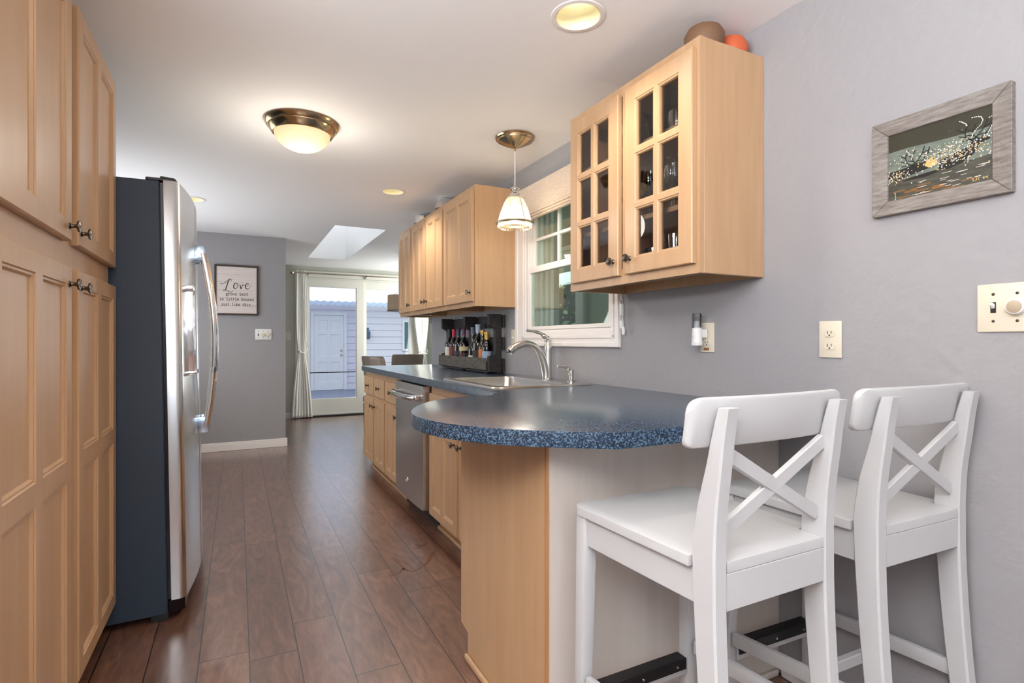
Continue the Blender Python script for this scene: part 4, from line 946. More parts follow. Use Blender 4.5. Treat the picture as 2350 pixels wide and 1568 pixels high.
antl(0.27, 0.46, 1.0); antl(0.33, 0.46, 0.9); antl(0.80, 0.58, 1.0); antl(0.86, 0.58, 0.9)
for mi, cnt in ((4, 420), (5, 170)):
    cv.mi = mi
    for _ in range(cnt):
        r = random.random()
        if r < 0.40: u, v = random.gauss(0.56, 0.09), random.gauss(0.48, 0.07)
        elif r < 0.62: u, v = random.gauss(0.12, 0.07), random.gauss(0.36, 0.05)
        elif r < 0.85: u, v = random.gauss(0.78, 0.12), random.gauss(0.47, 0.07)
        else: u, v = random.uniform(0.02, 0.98), random.gauss(0.5, 0.12)
        if not (0.01 < u < 0.985 and 0.02 < v < 0.95): continue
        s_ = random.uniform(0.003, 0.009)
        cv.add([U(u-s_, v, 0.0014), U(u, v-s_*1.3, 0.0014), U(u+s_, v, 0.0014), U(u, v+s_*1.3, 0.0014)], [(0, 1, 2, 3)])
cv.mi = 5; blob([(0.39, 0.42), (0.43, 0.38), (0.50, 0.40), (0.51, 0.47), (0.46, 0.50), (0.41, 0.48)], 0.0013)
cv.mi = 4
for pth in ([(0.22, 0.68), (0.25, 0.62), (0.28, 0.60), (0.27, 0.55)], [(0.70, 0.86), (0.74, 0.82), (0.76, 0.78)], [(0.80, 0.86), (0.87, 0.84), (0.88, 0.76), (0.82, 0.68), (0.80, 0.62)], [(0.94, 0.80), (0.98, 0.83)], [(0.92, 0.60), (0.96, 0.70)], [(0.11, 0.02), (0.11, 0.14)]):
    for p in catmull([(a, b_, 0) for a, b_ in pth], 6):
        s_ = 0.006; u, v = p.x+random.uniform(-.004, .004), p.y
        cv.add([U(u-s_, v, 0.0015), U(u, v-s_*1.3, 0.0015), U(u+s_, v, 0.0015), U(u, v+s_*1.3, 0.0015)], [(0, 1, 2, 3)])
for _ in range(26): u, v = random.uniform(0.2, 0.95), random.uniform(0.06, 0.27); cv.ribbon([(u, v), (u+random.uniform(0.03, 0.09), v+0.004)], 0.005, lambda a, b_: U(a, b_, 0.0008))
# signature S J C 1 4
cv.mi = 5
GL = {'S': [[(0.5, .9), (.3, 1), (.08, .85), (.15, .6), (.42, .42), (.5, .18), (.3, 0), (.05, .1)]], 'J': [[(.4, 1), (.4, .2), (.25, 0), (.06, .14)]], 'C': [[(.5, .85), (.3, 1), (.06, .7), (.06, .3), (.3, 0), (.5, .15)]], '1': [[(.15, .8), (.3, 1), (.3, 0)]], '4': [[(.4, 0), (.4, 1), (.05, .35), (.6, .35)]]}
ox_ = 0.80
for ch in ('S', 'J', 'C', ' ', '1', '4'):
    for st_ in GL.get(ch, []): cv.ribbon([(ox_+p[0]*0.030, 0.075+p[1]*0.036) for p in st_], 0.006, lambda a, b_: U(a, b_, 0.0015))
    ox_ += 0.014 if ch == ' ' else 0.024
cv.build('canvas', [PD, PM_, PWt, PBK, PWH, PYL, POR], pg, smooth=0)

# ------------------------------------------------------------------ love sign
sg = thing('framed_sign', (-0.008, 6.34, 1.41), 'brown-framed whitewashed board sign with black lettering on the far grey wall', 'sign')
SX0, SX1, SZ0, SZ1, SY = -0.212, 0.197, 1.409, 1.930, 6.330
fm_ = MB(); fw = 0.017
fm_.box(SX0, SX1, SY-0.006, 6.3485, SZ1-fw, SZ1, 0.0015).box(SX0, SX1, SY-0.006, 6.3485, SZ0, SZ0+fw, 0.0015).box(SX0, SX0+fw, SY-0.006, 6.3485, SZ0+fw, SZ1-fw, 0.0015).box(SX1-fw, SX1, SY-0.006, 6.3485, SZ0+fw, SZ1-fw, 0.0015)
fm_.build('frame', BROWNF, sg)
bo = MB(); nb = 6
for k in range(nb):
    z0 = SZ0+fw+(SZ1-SZ0-2*fw)*k/nb; z1 = SZ0+fw+(SZ1-SZ0-2*fw)*(k+1)/nb-0.0012
    bo.box(SX0+fw, SX1-fw, SY+0.004, 6.3485, z0, z1, 0.001)
bo.box(SX0+fw, SX1-fw, SY+0.008, 6.348, SZ0+fw, SZ1-fw)
bo.build('board', PLANKW, sg)
tx = MB()
def SP(px, py):
    a = (px-97)/746; top_ = 122+46*a; bot = 988+12*a; return (SX0+0.409*a, SZ1-0.521*(py-top_)/(bot-top_))
def SM(a, b_): return (a, SY+0.0035, b_)
def brush(pts, wds):
    q_ = catmull([(*SP(*p), 0) for p in pts], 6); n_ = len(wds)-1
    W_ = [wds[min(int(i/6), n_)]*(1-(i % 6)/6)+wds[min(int(i/6)+1, n_)]*((i % 6)/6) for i in range(len(q_))]
    tx.ribbon([(p.x, p.y) for p in q_], W_, SM)
t1, t2, t3 = 0.0022, 0.005, 0.0088
brush([(212, 428), (190, 418), (182, 445), (215, 465), (262, 448), (310, 412), (340, 385), (368, 376), (388, 390), (378, 408), (362, 402)], [t1, t1, t1, t2, t2, t2, t2, t2, t2, t1, t1])
brush([(352, 385), (325, 430), (308, 480), (292, 530), (278, 570), (255, 582), (244, 572), (258, 558), (300, 570), (335, 595), (380, 600), (410, 574)], [t2, t3, t3, t3, t2, t2, t2, t1, t2, t2, t2, t1])
brush([(470, 452), (440, 455), (418, 500), (428, 540), (458, 540), (488, 500), (480, 455), (462, 470), (500, 492), (522, 478)], [t2, t3, t3, t3, t2, t2, t2, t1, t1, t1])
brush([(522, 478), (532, 500), (540, 545), (560, 510), (574, 475), (585, 492), (612, 492)], [t2, t3, t3, t2, t2, t2, t1])
brush([(612, 510), (640, 505), (668, 475), (652, 455), (625, 480), (618, 520), (640, 550), (672, 545), (700, 510), (718, 478)], [t1, t1, t2, t2, t3, t3, t3, t2, t1, t1])
# slab-serif typewriter strokes, x-height 0.62, advance 0.62
def se(x, y, w_=0.13): return [(x-w_, y), (x+w_, y)]
FONT = {
 'g': [[(.44,.50),(.3,.62),(.12,.52),(.12,.34),(.3,.24),(.44,.34),(.44,.50)], [(.44,.60),(.56,.62)], [(.15,.26),(.14,.12),(.42,.08),(.50,-.06),(.36,-.2),(.14,-.18),(.08,-.06),(.2,.1)]],
 'r': [[(.18,.60),(.18,0)], [(.04,.6),(.18,.6)], se(.2,0,.16), [(.18,.38),(.3,.58),(.46,.60),(.54,.5)]],
 'o': [[(.3,.62),(.12,.5),(.06,.31),(.12,.1),(.3,0),(.48,.1),(.54,.31),(.48,.5),(.3,.62)]],
 'w': [[(.08,.6),(.18,0),(.3,.44),(.42,0),(.52,.6)], se(.09,.6,.09), se(.51,.6,.09)],
 's': [[(.48,.44),(.46,.58),(.28,.62),(.12,.54),(.14,.38),(.42,.26),(.48,.12),(.34,0),(.14,.02),(.1,.16)]],
 'b': [[(.14,.92),(.14,0)], [(.02,.92),(.14,.92)], [(.14,.44),(.3,.6),(.48,.52),(.52,.3),(.46,.08),(.3,0),(.14,.12)]],
 'e': [[(.1,.32),(.52,.32),(.48,.52),(.3,.62),(.12,.5),(.07,.28),(.16,.06),(.34,0),(.52,.12)]],
 't': [[(.24,.82),(.24,.14),(.32,0),(.46,.02),(.52,.14)], [(.06,.6),(.46,.6)]],
 'i': [[(.3,.6),(.3,0)], [(.12,.6),(.3,.6)], se(.3,0,.2), [(.27,.84),(.33,.84)]],
 'n': [[(.14,.6),(.14,0)], [(.02,.6),(.14,.6)], [(.14,.42),(.28,.6),(.44,.54),(.46,.4),(.46,0)], se(.14,0,.1), se(.46,0,.1)],
 'l': [[(.3,.92),(.3,0)], [(.12,.92),(.3,.92)], se(.3,0,.2)],
 'h': [[(.14,.92),(.14,0)], [(.02,.92),(.14,.92)], [(.14,.42),(.28,.6),(.44,.54),(.46,.4),(.46,0)], se(.14,0,.1), se(.46,0,.1)],
 'u': [[(.14,.6),(.14,.16),(.24,0),(.38,.02),(.46,.16)], [(.46,.6),(.46,0),(.56,0)], [(.02,.6),(.14,.6)], [(.34,.6),(.46,.6)]],
 'j': [[(.36,.6),(.36,-.1),(.24,-.22),(.06,-.18)], [(.16,.6),(.36,.6)], [(.33,.84),(.39,.84)]],
 'k': [[(.14,.92),(.14,0)], [(.02,.92),(.14,.92)], se(.14,0,.1), [(.44,.6),(.14,.26)], [(.24,.36),(.48,0)], se(.44,.6,.1), se(.48,0,.1)],
 '.': [[(.24,.03),(.34,.03)]]}
def typed(text, px0, px1, base0, base1, size):
    n_ = len(text)
    for i, ch in enumerate(text):
        for stx in FONT.get(ch, []):
            P = []
            for (a, b_) in stx:
                q = (i+a/0.62*0.98)/n_; px = px0+(px1-px0)*q; bs = base0+(base1-base0)*q
                P.append(SP(px, bs-b_*size))
            tx.ribbon(P, 0.0042 if ch != '.' else 0.007, SM)
tx.build('script_lettering', INK, sg, smooth=0); tx = MB()
typed('grows best', 285, 668, 655, 664, 54)
tx.build('lettering', INK, sg, smooth=0); tx = MB()
typed('in little houses', 180, 768, 738, 755, 54)
tx.build('lettering', INK, sg, smooth=0); tx = MB()
typed('just like this.', 205, 745, 830, 844, 54)
tx.build('lettering', INK, sg, smooth=0)

# ------------------------------------------------------------------ outlets, switches, plug-in
def plateX(mb, y0, y1, z0, z1, x=1.6555, th=0.006): mb.box(x-th, x, y0, y1, z0, z1, 0.003, 2)
ol = thing('wall_outlet', (1.652, 1.06, 1.083), 'ivory duplex outlet with two sockets on the right wall behind the stools', 'outlet')
m1 = MB(); plateX(m1, 1.024, 1.096, 1.083, 1.198); m1.build('cover_plate', IVORY, ol)
def rec(yc, zc, parent):
    m2 = MB(); P = []
    for k in range(20):
        a = 2*PI*k/20; P.append((0.0172*math.cos(a), max(-0.0125, min(0.0125, 0.0172*math.sin(a)))))
    m2.prism([(yc+p[0], zc+p[1]) for p in P], lambda a, b_, t: (1.6495-t, a, b_), 0, 0.0025, 0.0008, 1)
    o = m2.build('socket', IVORY, parent)
    m3 = MB(); m3.box(1.6466, 1.6469, yc+0.005, yc+0.0072, zc-0.003, zc+0.006); m3.box(1.6466, 1.6469, yc-0.0072, yc-0.005, zc-0.002, zc+0.006); m3.lathe([(0.0027, 0), (0, 0.0)], (1.6467, yc, zc-0.0072), 10, '-X')
    m3.build('slots', DARKSLOT, o)
rec(1.06, 1.1605, ol); rec(1.06, 1.1205, ol)
MB().lathe([(0.003, 0), (0.0025, 0.0015), (0, 0.002)], (1.6495, 1.06, 1.1405), 10, '-X').build('screw', IVORY, ol)
oe = thing('wall_outlet', (1.652, 1.556, 1.092), 'ivory outlet under the glass-door cabinet, partly hidden by a plug-in', 'outlet')
m1 = MB(); plateX(m1, 1.522, 1.592, 1.092, 1.208); m1.build('cover_plate', IVORY, oe)
rec(1.556, 1.170, oe); rec(1.556, 1.130, oe)
MB().box(1.6488, 1.6494, 1.545, 1.572, 1.099, 1.109).build('amber_label', pm('amber_sticker', srgb(150, 96, 58), 0.6), oe)
pl_ = thing('plug_in_freshener', (1.61, 1.562, 1.115), 'white plug-in with clear ribbed top in the outlet under the glass-door cabinet', 'plug-in')
m1 = MB(); m1.lathe([(0, 1.118), (0.020, 1.118), (0.0215, 1.121), (0.0215, 1.130), (0.0205, 1.131), (0.0195, 1.165), (0.0185, 1.185), (0.016, 1.188), (0, 1.188)], (1.606, 1.566, 0), 26)
m1.box(1.607, 1.6465, 1.548, 1.566, 1.148, 1.182, 0.003); m1.build('body', WPLATE, pl_)
m1 = MB(); P = [(0.0185, 1.1885)]
for k in range(11): z = 1.189+0.0046*k; P += [(0.0195, z+0.001), (0.0195, z+0.003), (0.0178, z+0.0042)]
P += [(0.0185, 1.243), (0.014, 1.246), (0, 1.247)]
m1.lathe(P, (1.606, 1.566, 0), 24); m1.build('ribbed_cap', glass_thin('ribbed_plastic', (0.9, 0.92, 0.95, 1), 1.5, 0.1, 3.0), pl_)
m1 = MB(); m1.lathe([(0.011, 1.1885), (0.0105, 1.21), (0.009, 1.214), (0, 1.214)], (1.606, 1.566, 0), 16); m1.build('wick_holder', WPLATE, pl_)
m1 = MB(); rr = 0.0204
def onc(a, z): return (1.606-rr*math.cos(a), 1.566-rr*math.sin(a), z)
for a0, z0, shp in ((-0.75, 1.176, [(0, .004), (.1, .006), (.2, .003), (.1, 0), (.2, -.003), (.05, -.005)]), (-0.7, 1.164, [(0, .003), (.12, .004), (.16, 0), (.05, -.003)]), (-0.1, 1.152, [(0, .005), (.12, 0), (.24, .004), (.3, -.003), (.18, -.006), (.1, -.002)]), (-0.5, 1.148, [(0, 0), (.1, .006), (.25, .004), (.2, -.006), (.05, -.005), (0, 0)])):
    m1.ribbon([(a0+p[0], z0+p[1]) for p in shp], 0.0013, onc)
m1.build('printed_marks', INK, pl_, smooth=0)
def dial_plate(name, loc, label):
    pass
sw = thing('dimmer_switch_plate', (1.652, 0.60, 1.157), 'ivory double switch plate with toggle and round dimmer at the right edge', 'switch')
m1 = MB(); plateX(m1, 0.553, 0.683, 1.157, 1.275); m1.build('cover_plate', IVORY, sw)
m1 = MB(); m1.box(1.6485, 1.6495, 0.6445, 0.6555, 1.204, 1.230, 0.0003); m1.build('toggle_slot', DARKSLOT, sw)
m1 = MB(); m1.hexa([(1.6483, 0.6462, 1.214), (1.6483, 0.6538, 1.214), (1.6483, 0.6538, 1.226), (1.6483, 0.6462, 1.226), (1.637, 0.6472, 1.222), (1.637, 0.6528, 1.222), (1.637, 0.6528, 1.229), (1.637, 0.6472, 1.229)], 0.001); m1.build('toggle', WPLATE, sw)
m1 = MB(); m1.lathe([(0, 0), (0.0195, 0), (0.0195, 0.003), (0.0175, 0.016), (0.0165, 0.017), (0, 0.017)], (1.6493, 0.604, 1.2165), 28, '-X'); dk = m1.build('dimmer_knob', WPLATE, sw)
MB().lathe([(0.0150, 0), (0.0150, 0.001), (0, 0.0012)], (1.6322, 0.604, 1.2165), 28, '-X').build('knob_cap', pm('spun_metal', (0.75, 0.66, 0.5, 1), 0.3, 1.0, aniso=0.8), dk)
for y in (0.65, 0.604):
    for z in (1.1835, 1.2495): MB().lathe([(0.0036, 0), (0.003, 0.0015), (0, 0.002)], (1.6493, y, z), 10, '-X').build('screw', PEWTER, sw)
ow = thing('wall_switch', (1.652, 3.245, 1.10), 'ivory toggle switch on the wall between the bottle rack and the window', 'switch')
m1 = MB(); plateX(m1, 3.200, 3.270, 1.10, 1.215); m1.build('cover_plate', IVORY, ow)
m1 = MB(); m1.hexa([(1.6493, 3.231, 1.150), (1.6493, 3.239, 1.150), (1.6493, 3.239, 1.165), (1.6493, 3.231, 1.165), (1.637, 3.232, 1.160), (1.637, 3.238, 1.160), (1.637, 3.238, 1.168), (1.637, 3.232, 1.168)], 0.001); m1.build('toggle', WPLATE, ow)
ss = thing('dimmer_switch_plate', (0.246, 6.346, 1.153), 'white triple switch plate with two dimmer dials below the love sign', 'switch')
m1 = MB(); m1.box(0.166, 0.326, 6.342, 6.3485, 1.153, 1.266, 0.003, 2); m1.build('cover_plate', WPLATE, ss)
for x in (0.243, 0.291): MB().lathe([(0, 0), (0.020, 0), (0.020, 0.003), (0.017, 0.014), (0, 0.015)], (x, 6.342, 1.208), 24, '-Y').build('dimmer_knob', IVORY, ss)
m1 = MB(); m1.box(0.191, 0.201, 6.3405, 6.3415, 1.195, 1.222); m1.build('toggle_slot', DARKSLOT, ss)
m1 = MB(); m1.box(0.1925, 0.1995, 6.331, 6.3404, 1.210, 1.221, 0.001); m1.build('toggle', WPLATE, ss)
for x in (0.196, 0.243, 0.291):
    for z in (1.175, 1.243): MB().lathe([(0.004, 0), (0.003, 0.0015), (0, 0.002)], (x, 6.3418, z), 8, '-Y').build('screw', PEWTER, ss)
bs_ = thing('wall_switch', (0.655, 8.597, 1.14), 'small cream switch plate on the dining wall beside the left curtain', 'switch')
MB().box(0.622, 0.700, 8.594, 8.6005, 1.145, 1.262, 0.003).build('cover_plate', IVORY, bs_)
MB().box(0.655, 0.667, 8.586, 8.5938, 1.195, 1.212, 0.001).build('toggle', WPLATE, bs_)

# ------------------------------------------------------------------ patio doors
pdoor = thing('door_1', (1.73, 8.63, 0.02), 'cream-white double patio door with large panes', 'door', kind='structure')
mb = MB(); mb.box(0.822, 0.842, 8.603, 8.70, 0.022, 2.098); mb.box(2.618, 2.638, 8.603, 8.70, 0.022, 2.098); mb.box(0.842, 2.618, 8.603, 8.70, 2.078, 2.098); mb.box(0.842, 2.618, 8.603, 8.75, 0.022, 0.04)
mb.box(0.76, 0.819, 8.585, 8.6005, 0.0, 2.17, 0.003); mb.box(2.641, 2.70, 8.585, 8.6005, 0.0, 2.17, 0.003); mb.box(0.819, 2.641, 8.585, 8.6005, 2.103, 2.17, 0.003)
mb.box(0.75, 2.71, 8.578, 8.6005, 2.1705, 2.19, 0.003)
mb.build('frame', DOORW, pdoor)
def pdoor_leaf(x0, x1, g0, g1, y0, y1, gm, zt=1.968):
    q_ = MB(); q_.plate([(x0, 0.041), (x1, 0.041), (x1, 2.077), (x0, 2.077)], [[(g0, 0.255), (g1, 0.255), (g1, zt), (g0, zt)]], XZ(), y0, y1)
    for (a0, a1, b0, b1) in ((g0, g0+0.012, 0.255, zt), (g1-0.012, g1, 0.255, zt), (g0+.012, g1-.012, zt-0.012, zt), (g0+.012, g1-.012, 0.255, 0.267)): q_.box(a0+.0002, a1-.0002, y0+0.006, y1+0.012, b0+.0002, b1-.0002)
    o = q_.build('leaf', DOORW, pdoor)
    MB().box(g0+0.0125, g1-0.0125, (y0+y1)/2-0.002, (y0+y1)/2+0.002, 0.2675, zt-0.0125).build('glass', gm, o)
    return o
lf1 = pdoor_leaf(0.843, 1.762, 0.952, 1.657, 8.612, 8.648, SCREENG)
lf2 = pdoor_leaf(1.700, 2.617, 1.804, 2.512, 8.652, 8.688, CLEAR)
MB().box(0.954, 1.655, 8.650, 8.6515, 0.655, 0.668).build('screen_bar', BLACK, lf1)
MB().box(0.842, 2.618, 8.56, 8.603, 0.0, 0.0215, 0.004).build('threshold', PALLET, pdoor)

# curtain rod and tied-back curtains
cr = thing('curtain_rod', (1.75, 8.48, 2.14), 'long nickel curtain rod with ball finial above the patio doors', 'curtain rod')
mb = MB().tube([(0.745, 8.47, 2.143), (2.86, 8.47, 2.143)], 0.011, 12); mb.build('rod', NICKEL, cr)
mb = MB(); mb.lathe([(0.012, 0), (0.014, 0.006), (0.010, 0.012), (0.022, 0.020), (0.031, 0.036), (0.032, 0.048), (0.026, 0.062), (0.012, 0.071), (0, 0.073)], (0.748, 8.47, 2.143), 24, '-X'); mb.build('finial', NICKEL, cr)
for x in (0.93, 1.775, 2.48):
    mb = MB(); mb.tube([(x, 8.57, 2.125), (x, 8.50, 2.122), (x, 8.472, 2.127)], 0.006, 8); mb.box(x-0.012, x+0.012, 8.565, 8.577, 2.105, 2.15, 0.002); mb.lathe([(0.016, -0.008), (0.016, 0.008)], (x, 8.47, 2.143), 14, 'X'); mb.build('bracket', NICKEL, cr)
def curtain(keys, folds, label, tie, hookx):
    """keys: (z, x_left, x_right, depth)"""
    t = thing('curtain', ((keys[0][1]+keys[0][2])/2, 8.47, 0.01), label, 'curtain', 'cream curtains at the patio doors')
    kk = [(p.x, p.y, p.z) for p in catmull([(k[0], k[1], k[2]) for k in keys], 6)]; dp = [p.x for p in catmull([(k[3], 0, 0) for k in keys], 6)]
    n_ = folds*8; V = []; F = []
    for (z, xl, xr), d in zip(kk, dp):
        for i in range(n_+1):
            q_ = i/n_; V.append((xl+(xr-xl)*q_+0.25*d*math.sin(4*PI*folds*q_), 8.53+0.8*d*math.cos(2*PI*folds*q_)*(0.8+0.2*math.sin(9*q_+z)), z))
    for j in range(len(kk)-1):
        for i in range(n_): F.append((j*(n_+1)+i, j*(n_+1)+i+1, (j+1)*(n_+1)+i+1, (j+1)*(n_+1)+i))
    o = MB().add(V, F).build('panel', CURT, t, smooth=80)
    sl = o.modifiers.new('cloth_thickness', 'SOLIDIFY'); sl.thickness = 0.003
    z, xl, xr = tie
    mb = MB(); mb.tube([(xl-0.01+(xr-xl+0.02)*(0.5-0.5*math.cos(PI*k/8)), 8.505-0.055*math.sin(PI*k/8)-0.012, z+0.02*math.cos(PI*k/8)) for k in range(9)], 0.010, 8)
    mb.tube([(xr+0.008, 8.46, z+0.005), ((xr+hookx)/2, 8.50, z+0.03), (hookx, 8.55, z+0.06)], 0.006, 8)
    mb.lathe([(0, -0.022), (0.018, -0.014), (0.022, 0), (0.018, 0.014), (0, 0.022)], (xl+0.012, 8.415, z+0.015), 12)
    mb.build('tieback', CURT, t)
    return t
curtain([(2.185, 0.765, 0.905, 0.014), (2.05, 0.768, 0.915, 0.018), (1.6, 0.762, 0.93, 0.03), (1.2, 0.77, 0.915, 0.03), (0.97, 0.795, 0.885, 0.032), (0.8, 0.77, 0.915, 0.035), (0.4, 0.725, 0.965, 0.04), (0.012, 0.70, 0.995, 0.045)], 7, 'cream tied-back curtain left of the patio doors', (0.97, 0.795, 0.885), 0.93)
curtain([(2.16, 2.52, 2.82, 0.006), (2.05, 2.52, 2.82, 0.012), (1.5, 2.55, 2.79, 0.03), (1.2, 2.585, 2.765, 0.03), (0.95, 2.62, 2.745, 0.032), (0.75, 2.61, 2.77, 0.035), (0.4, 2.57, 2.82, 0.04), (0.012, 2.52, 2.86, 0.045)], 6, 'cream tied-back curtain right of the patio doors, seen below the wall cabinets', (0.95, 2.62, 2.745), 2.77)
hk = thing('wall_hook_rack', (2.83, 8.59, 1.42), 'small ornate dark hook rack on the dining wall beside the right curtain', 'hook rack')
mb = MB(); mb.box(2.80, 2.90, 8.585, 8.6, 1.50, 1.56, 0.004); mb.build('plaque', GREYW, hk)
for x in (2.815, 2.85, 2.885): MB().tube(catmull([(x, 8.584, 1.52), (x, 8.55, 1.48), (x, 8.545, 1.45), (x, 8.56, 1.435)], 4), 0.006, 8).build('hook', PEWTER, hk)

# ------------------------------------------------------------------ dining chairs and drum lamp
def dining_chair(label, x, y, rz):
    t = thing('dining_chair', (0, 0, 0), label, 'dining chair', 'grey upholstered dining chairs')
    B = lambda mb, n, m, p=None, sm=35: mb.build(n, m, p or t, smooth=sm, local=True)
    B(MB().box(-0.235, 0.235, -0.22, 0.24, 0.40, 0.49, 0.025, 3), 'seat', UPH)
    n_ = 10; V = []; F = []
    for z, w_, yb in ((0.45, 0.22, 0.0), (0.60, 0.228, -0.012), (0.80, 0.235, -0.035), (0.93, 0.238, -0.055), (0.962, 0.228, -0.06)):
        for i in range(n_+1):
            q_ = -1+2*i/n_; V.append((w_*q_, -0.22+yb+0.045*q_*q_, z))
        for i in range(n_+1):
            q_ = 1-2*i/n_; V.append((w_*q_, -0.15+yb+0.045*q_*q_, z))
    k = 2*(n_+1)
    for j in range(4):
        for i in range(k): F.append((j*k+i, j*k+(i+1) % k, (j+1)*k+(i+1) % k, (j+1)*k+i))
    F += [tuple(range(k)), tuple(4*k+i for i in range(k-1, -1, -1))]
    bk = B(MB().add(V, F), 'backrest', UPH)
    bv = bk.modifiers.new('soft_edge', 'BEVEL'); bv.width = 0.012; bv.segments = 2; bv.limit_method = 'ANGLE'
    nh = MB()
    for s_ in (-1, 1):
        for k2 in range(12):
            z = 0.50+0.036*k2; nh.lathe([(0.006, 0), (0.004, 0.003), (0, 0.004)], (s_*(0.222+0.016*(z-0.45)/0.5), -0.142-0.012*(z-0.45)*4, z), 8, 'X' if s_ > 0 else '-X')
    B(nh, 'nailhead_trim', PEWTER, bk)
    for sx in (-1, 1):
        for sy in (-1, 1):
            B(MB().hexa([(sx*0.215, sy*0.21, 0), (sx*0.19, sy*0.21, 0), (sx*0.19, sy*0.185, 0), (sx*0.215, sy*0.185, 0), (sx*0.22, sy*0.215, 0.40), (sx*0.18, sy*0.215, 0.40), (sx*0.18, sy*0.175, 0.40), (sx*0.22, sy*0.175, 0.40)], 0.003), 'leg', DARKWOOD)
    t.location = (x, y, 0); t.rotation_euler = (0, 0, rz)
    return t
dining_chair('grey upholstered dining chair turned side-on, leftmost behind the worktop end', 1.60, 6.42, -1.35)
dining_chair('grey upholstered dining chair with visible nailhead edge, in front of the other two', 1.52, 5.74, -1.62)
dining_chair('grey upholstered dining chair with broad back towards the kitchen, nearest the right curtain', 2.02, 7.42, PI-2.85)
dl = thing('drum_pendant_lamp', (1.892, 6.8, 1.52), 'tan drum shade hanging lamp in the dining room, half hidden by the wall cabinets', 'pendant lamp')
MB().lathe([(0.20, 1.53), (0.20, 1.722), (0.197, 1.722), (0.197, 1.53), (0.20, 1.53)], (1.892, 6.8, 0), 48).build('shade', pm('tan_linen', srgb(176, 152, 128), 0.9, bump=(300, 0.1)), dl)
MB().lathe([(0, 1.519), (0.213, 1.519), (0.213, 1.524), (0.196, 1.529), (0, 1.529)], (1.892, 6.8, 0), 40).build('diffuser', DARKWOOD, dl)
mb = MB(); mb.tube([(1.892, 6.8, 1.53), (1.892, 6.8, CEIL-0.02)], 0.005, 8); mb.lathe([(0, 0), (0.06, 0), (0.06, -0.018), (0.012, -0.03), (0, -0.03)], (1.892, 6.8, CEIL-0.001), 20)
for k in range(3): a = 2*PI*k/3+0.4; mb.tube([(1.892, 6.8, 1.78), (1.892+0.198*math.cos(a), 6.8+0.198*math.sin(a), 1.72)], 0.003, 6)
mb.build('stem', PEWTER, dl)

# ------------------------------------------------------------------ outside: patio, neighbouring wing, trees
GRASS = pm('grass', srgb(86, 104, 62), 0.9, var=(4, (1, 1, 1), srgb(60, 80, 44)))
DECK = pm('grey_deck', srgb(142, 144, 156), 0.7, var=(6, (1, 8, 1), srgb(120, 122, 136)))
SIDING = pm('lilac_white_siding', srgb(226, 216, 222), 0.6)
struct(MB().plate([(-25, 8.9), (30, 8.9), (30, 40), (-25, 40)], [], XY, -0.40, -0.30), 'floor_garden', GRASS, 'lawn beyond the house', 'lawn')
struct(MB().plate([(1.9, -10), (30, -10), (30, 8.9), (3.1, 8.9), (3.1, 4.75), (1.9, 4.75)], [], XY, -0.40, -0.30), 'floor_side_garden', GRASS, 'lawn beside the house', 'lawn')
struct(MB().box(-4, 8, 8.73, 14.5, -0.20, -0.112), 'floor_deck', DECK, 'grey boarded deck outside the patio doors', 'deck')
def siding(mb, a0, a1, z0, z1, mp, pitch=0.172, skip=None):
    z = z0
    while z < z1:
        zt = min(z+pitch, z1)
        V = [mp(a0, z, 0.016), mp(a1, z, 0.016), mp(a1, zt, 0.0), mp(a0, zt, 0.0), mp(a0, z, 0.0), mp(a1, z, 0.0)]
        mb.add(V, [(0, 1, 2, 3), (4, 5, 1, 0)]); z = zt
mb = MB().box(-5, 9, 14.52, 14.7, -0.3, 3.2); siding(mb, -5, 9, -0.112, 3.2, lambda a, b_, t: (a, 14.52-t, b_))
struct(mb, 'wall_exterior', SIDING, 'lilac-white lap siding wall across the deck', 'wall')
ed = thing('door_2', (2.1, 14.49, -0.11), 'white six-panel door in the siding wall across the deck', 'door', kind='structure')
mb = MB(); mb.box(1.645, 1.725, 14.47, 14.505, -0.11, 1.885, 0.003); mb.box(2.455, 2.535, 14.47, 14.505, -0.11, 1.885, 0.003); mb.box(1.725, 2.455, 14.47, 14.505, 1.805, 1.885, 0.003); mb.build('frame', TRIM, ed)
f = Fr((1.728, 14.50, -0.105), (1, 0, 0), (0, -1, 0)); W_, H_ = 0.724, 1.905
ops = []
for (b0, b1) in ((0.20, 0.72), (0.86, 1.42), (1.52, 1.78)):
    for (a0, a1) in ((0.10, 0.33), (0.395, 0.625)): ops.append((a0, a1, b0, b1))
dr = panel_door(f, W_, H_, ops, 0.016, rec=0.012).build('leaf', TRIM, ed)
MB().lathe([(0.024, 0), (0.024, 0.004), (0.012, 0.01), (0.026, 0.03), (0.026, 0.045), (0, 0.055)], (2.395, 14.483, 0.79), 18, '-Y').build('knob', NICKEL, dr)
MB().lathe([(0.026, 0), (0.026, 0.012), (0, 0.014)], (2.395, 14.483, 0.90), 18, '-Y').build('deadbolt', NICKEL, dr)
ew = thing('window_2', (4.25, 14.48, 0.9), 'exterior window with closed blue-green blinds in the siding wall', 'window', kind='structure')
mb = MB(); mb.box(4.00, 4.05, 14.46, 14.505, 0.88, 1.72); mb.box(4.50, 4.56, 14.46, 14.505, 0.88, 1.72); mb.box(4.05, 4.50, 14.46, 14.505, 1.66, 1.72); mb.box(4.05, 4.50, 14.46, 14.505, 0.88, 0.93); mb.build('frame', TRIM, ew)
mb = MB()
for k in range(30): mb.box(4.052, 4.498, 14.49, 14.50, 0.935+0.024*k, 0.935+0.024*k+0.020)
mb.build('blinds', pm('teal_blinds', srgb(92, 126, 134), 0.6), ew)
el = thing('wall_lantern', (3.06, 14.45, 1.3), 'dark blue-grey wall lantern on the siding outside', 'lantern')
LB = pm('blue_grey_metal', srgb(84, 104, 128), 0.4)
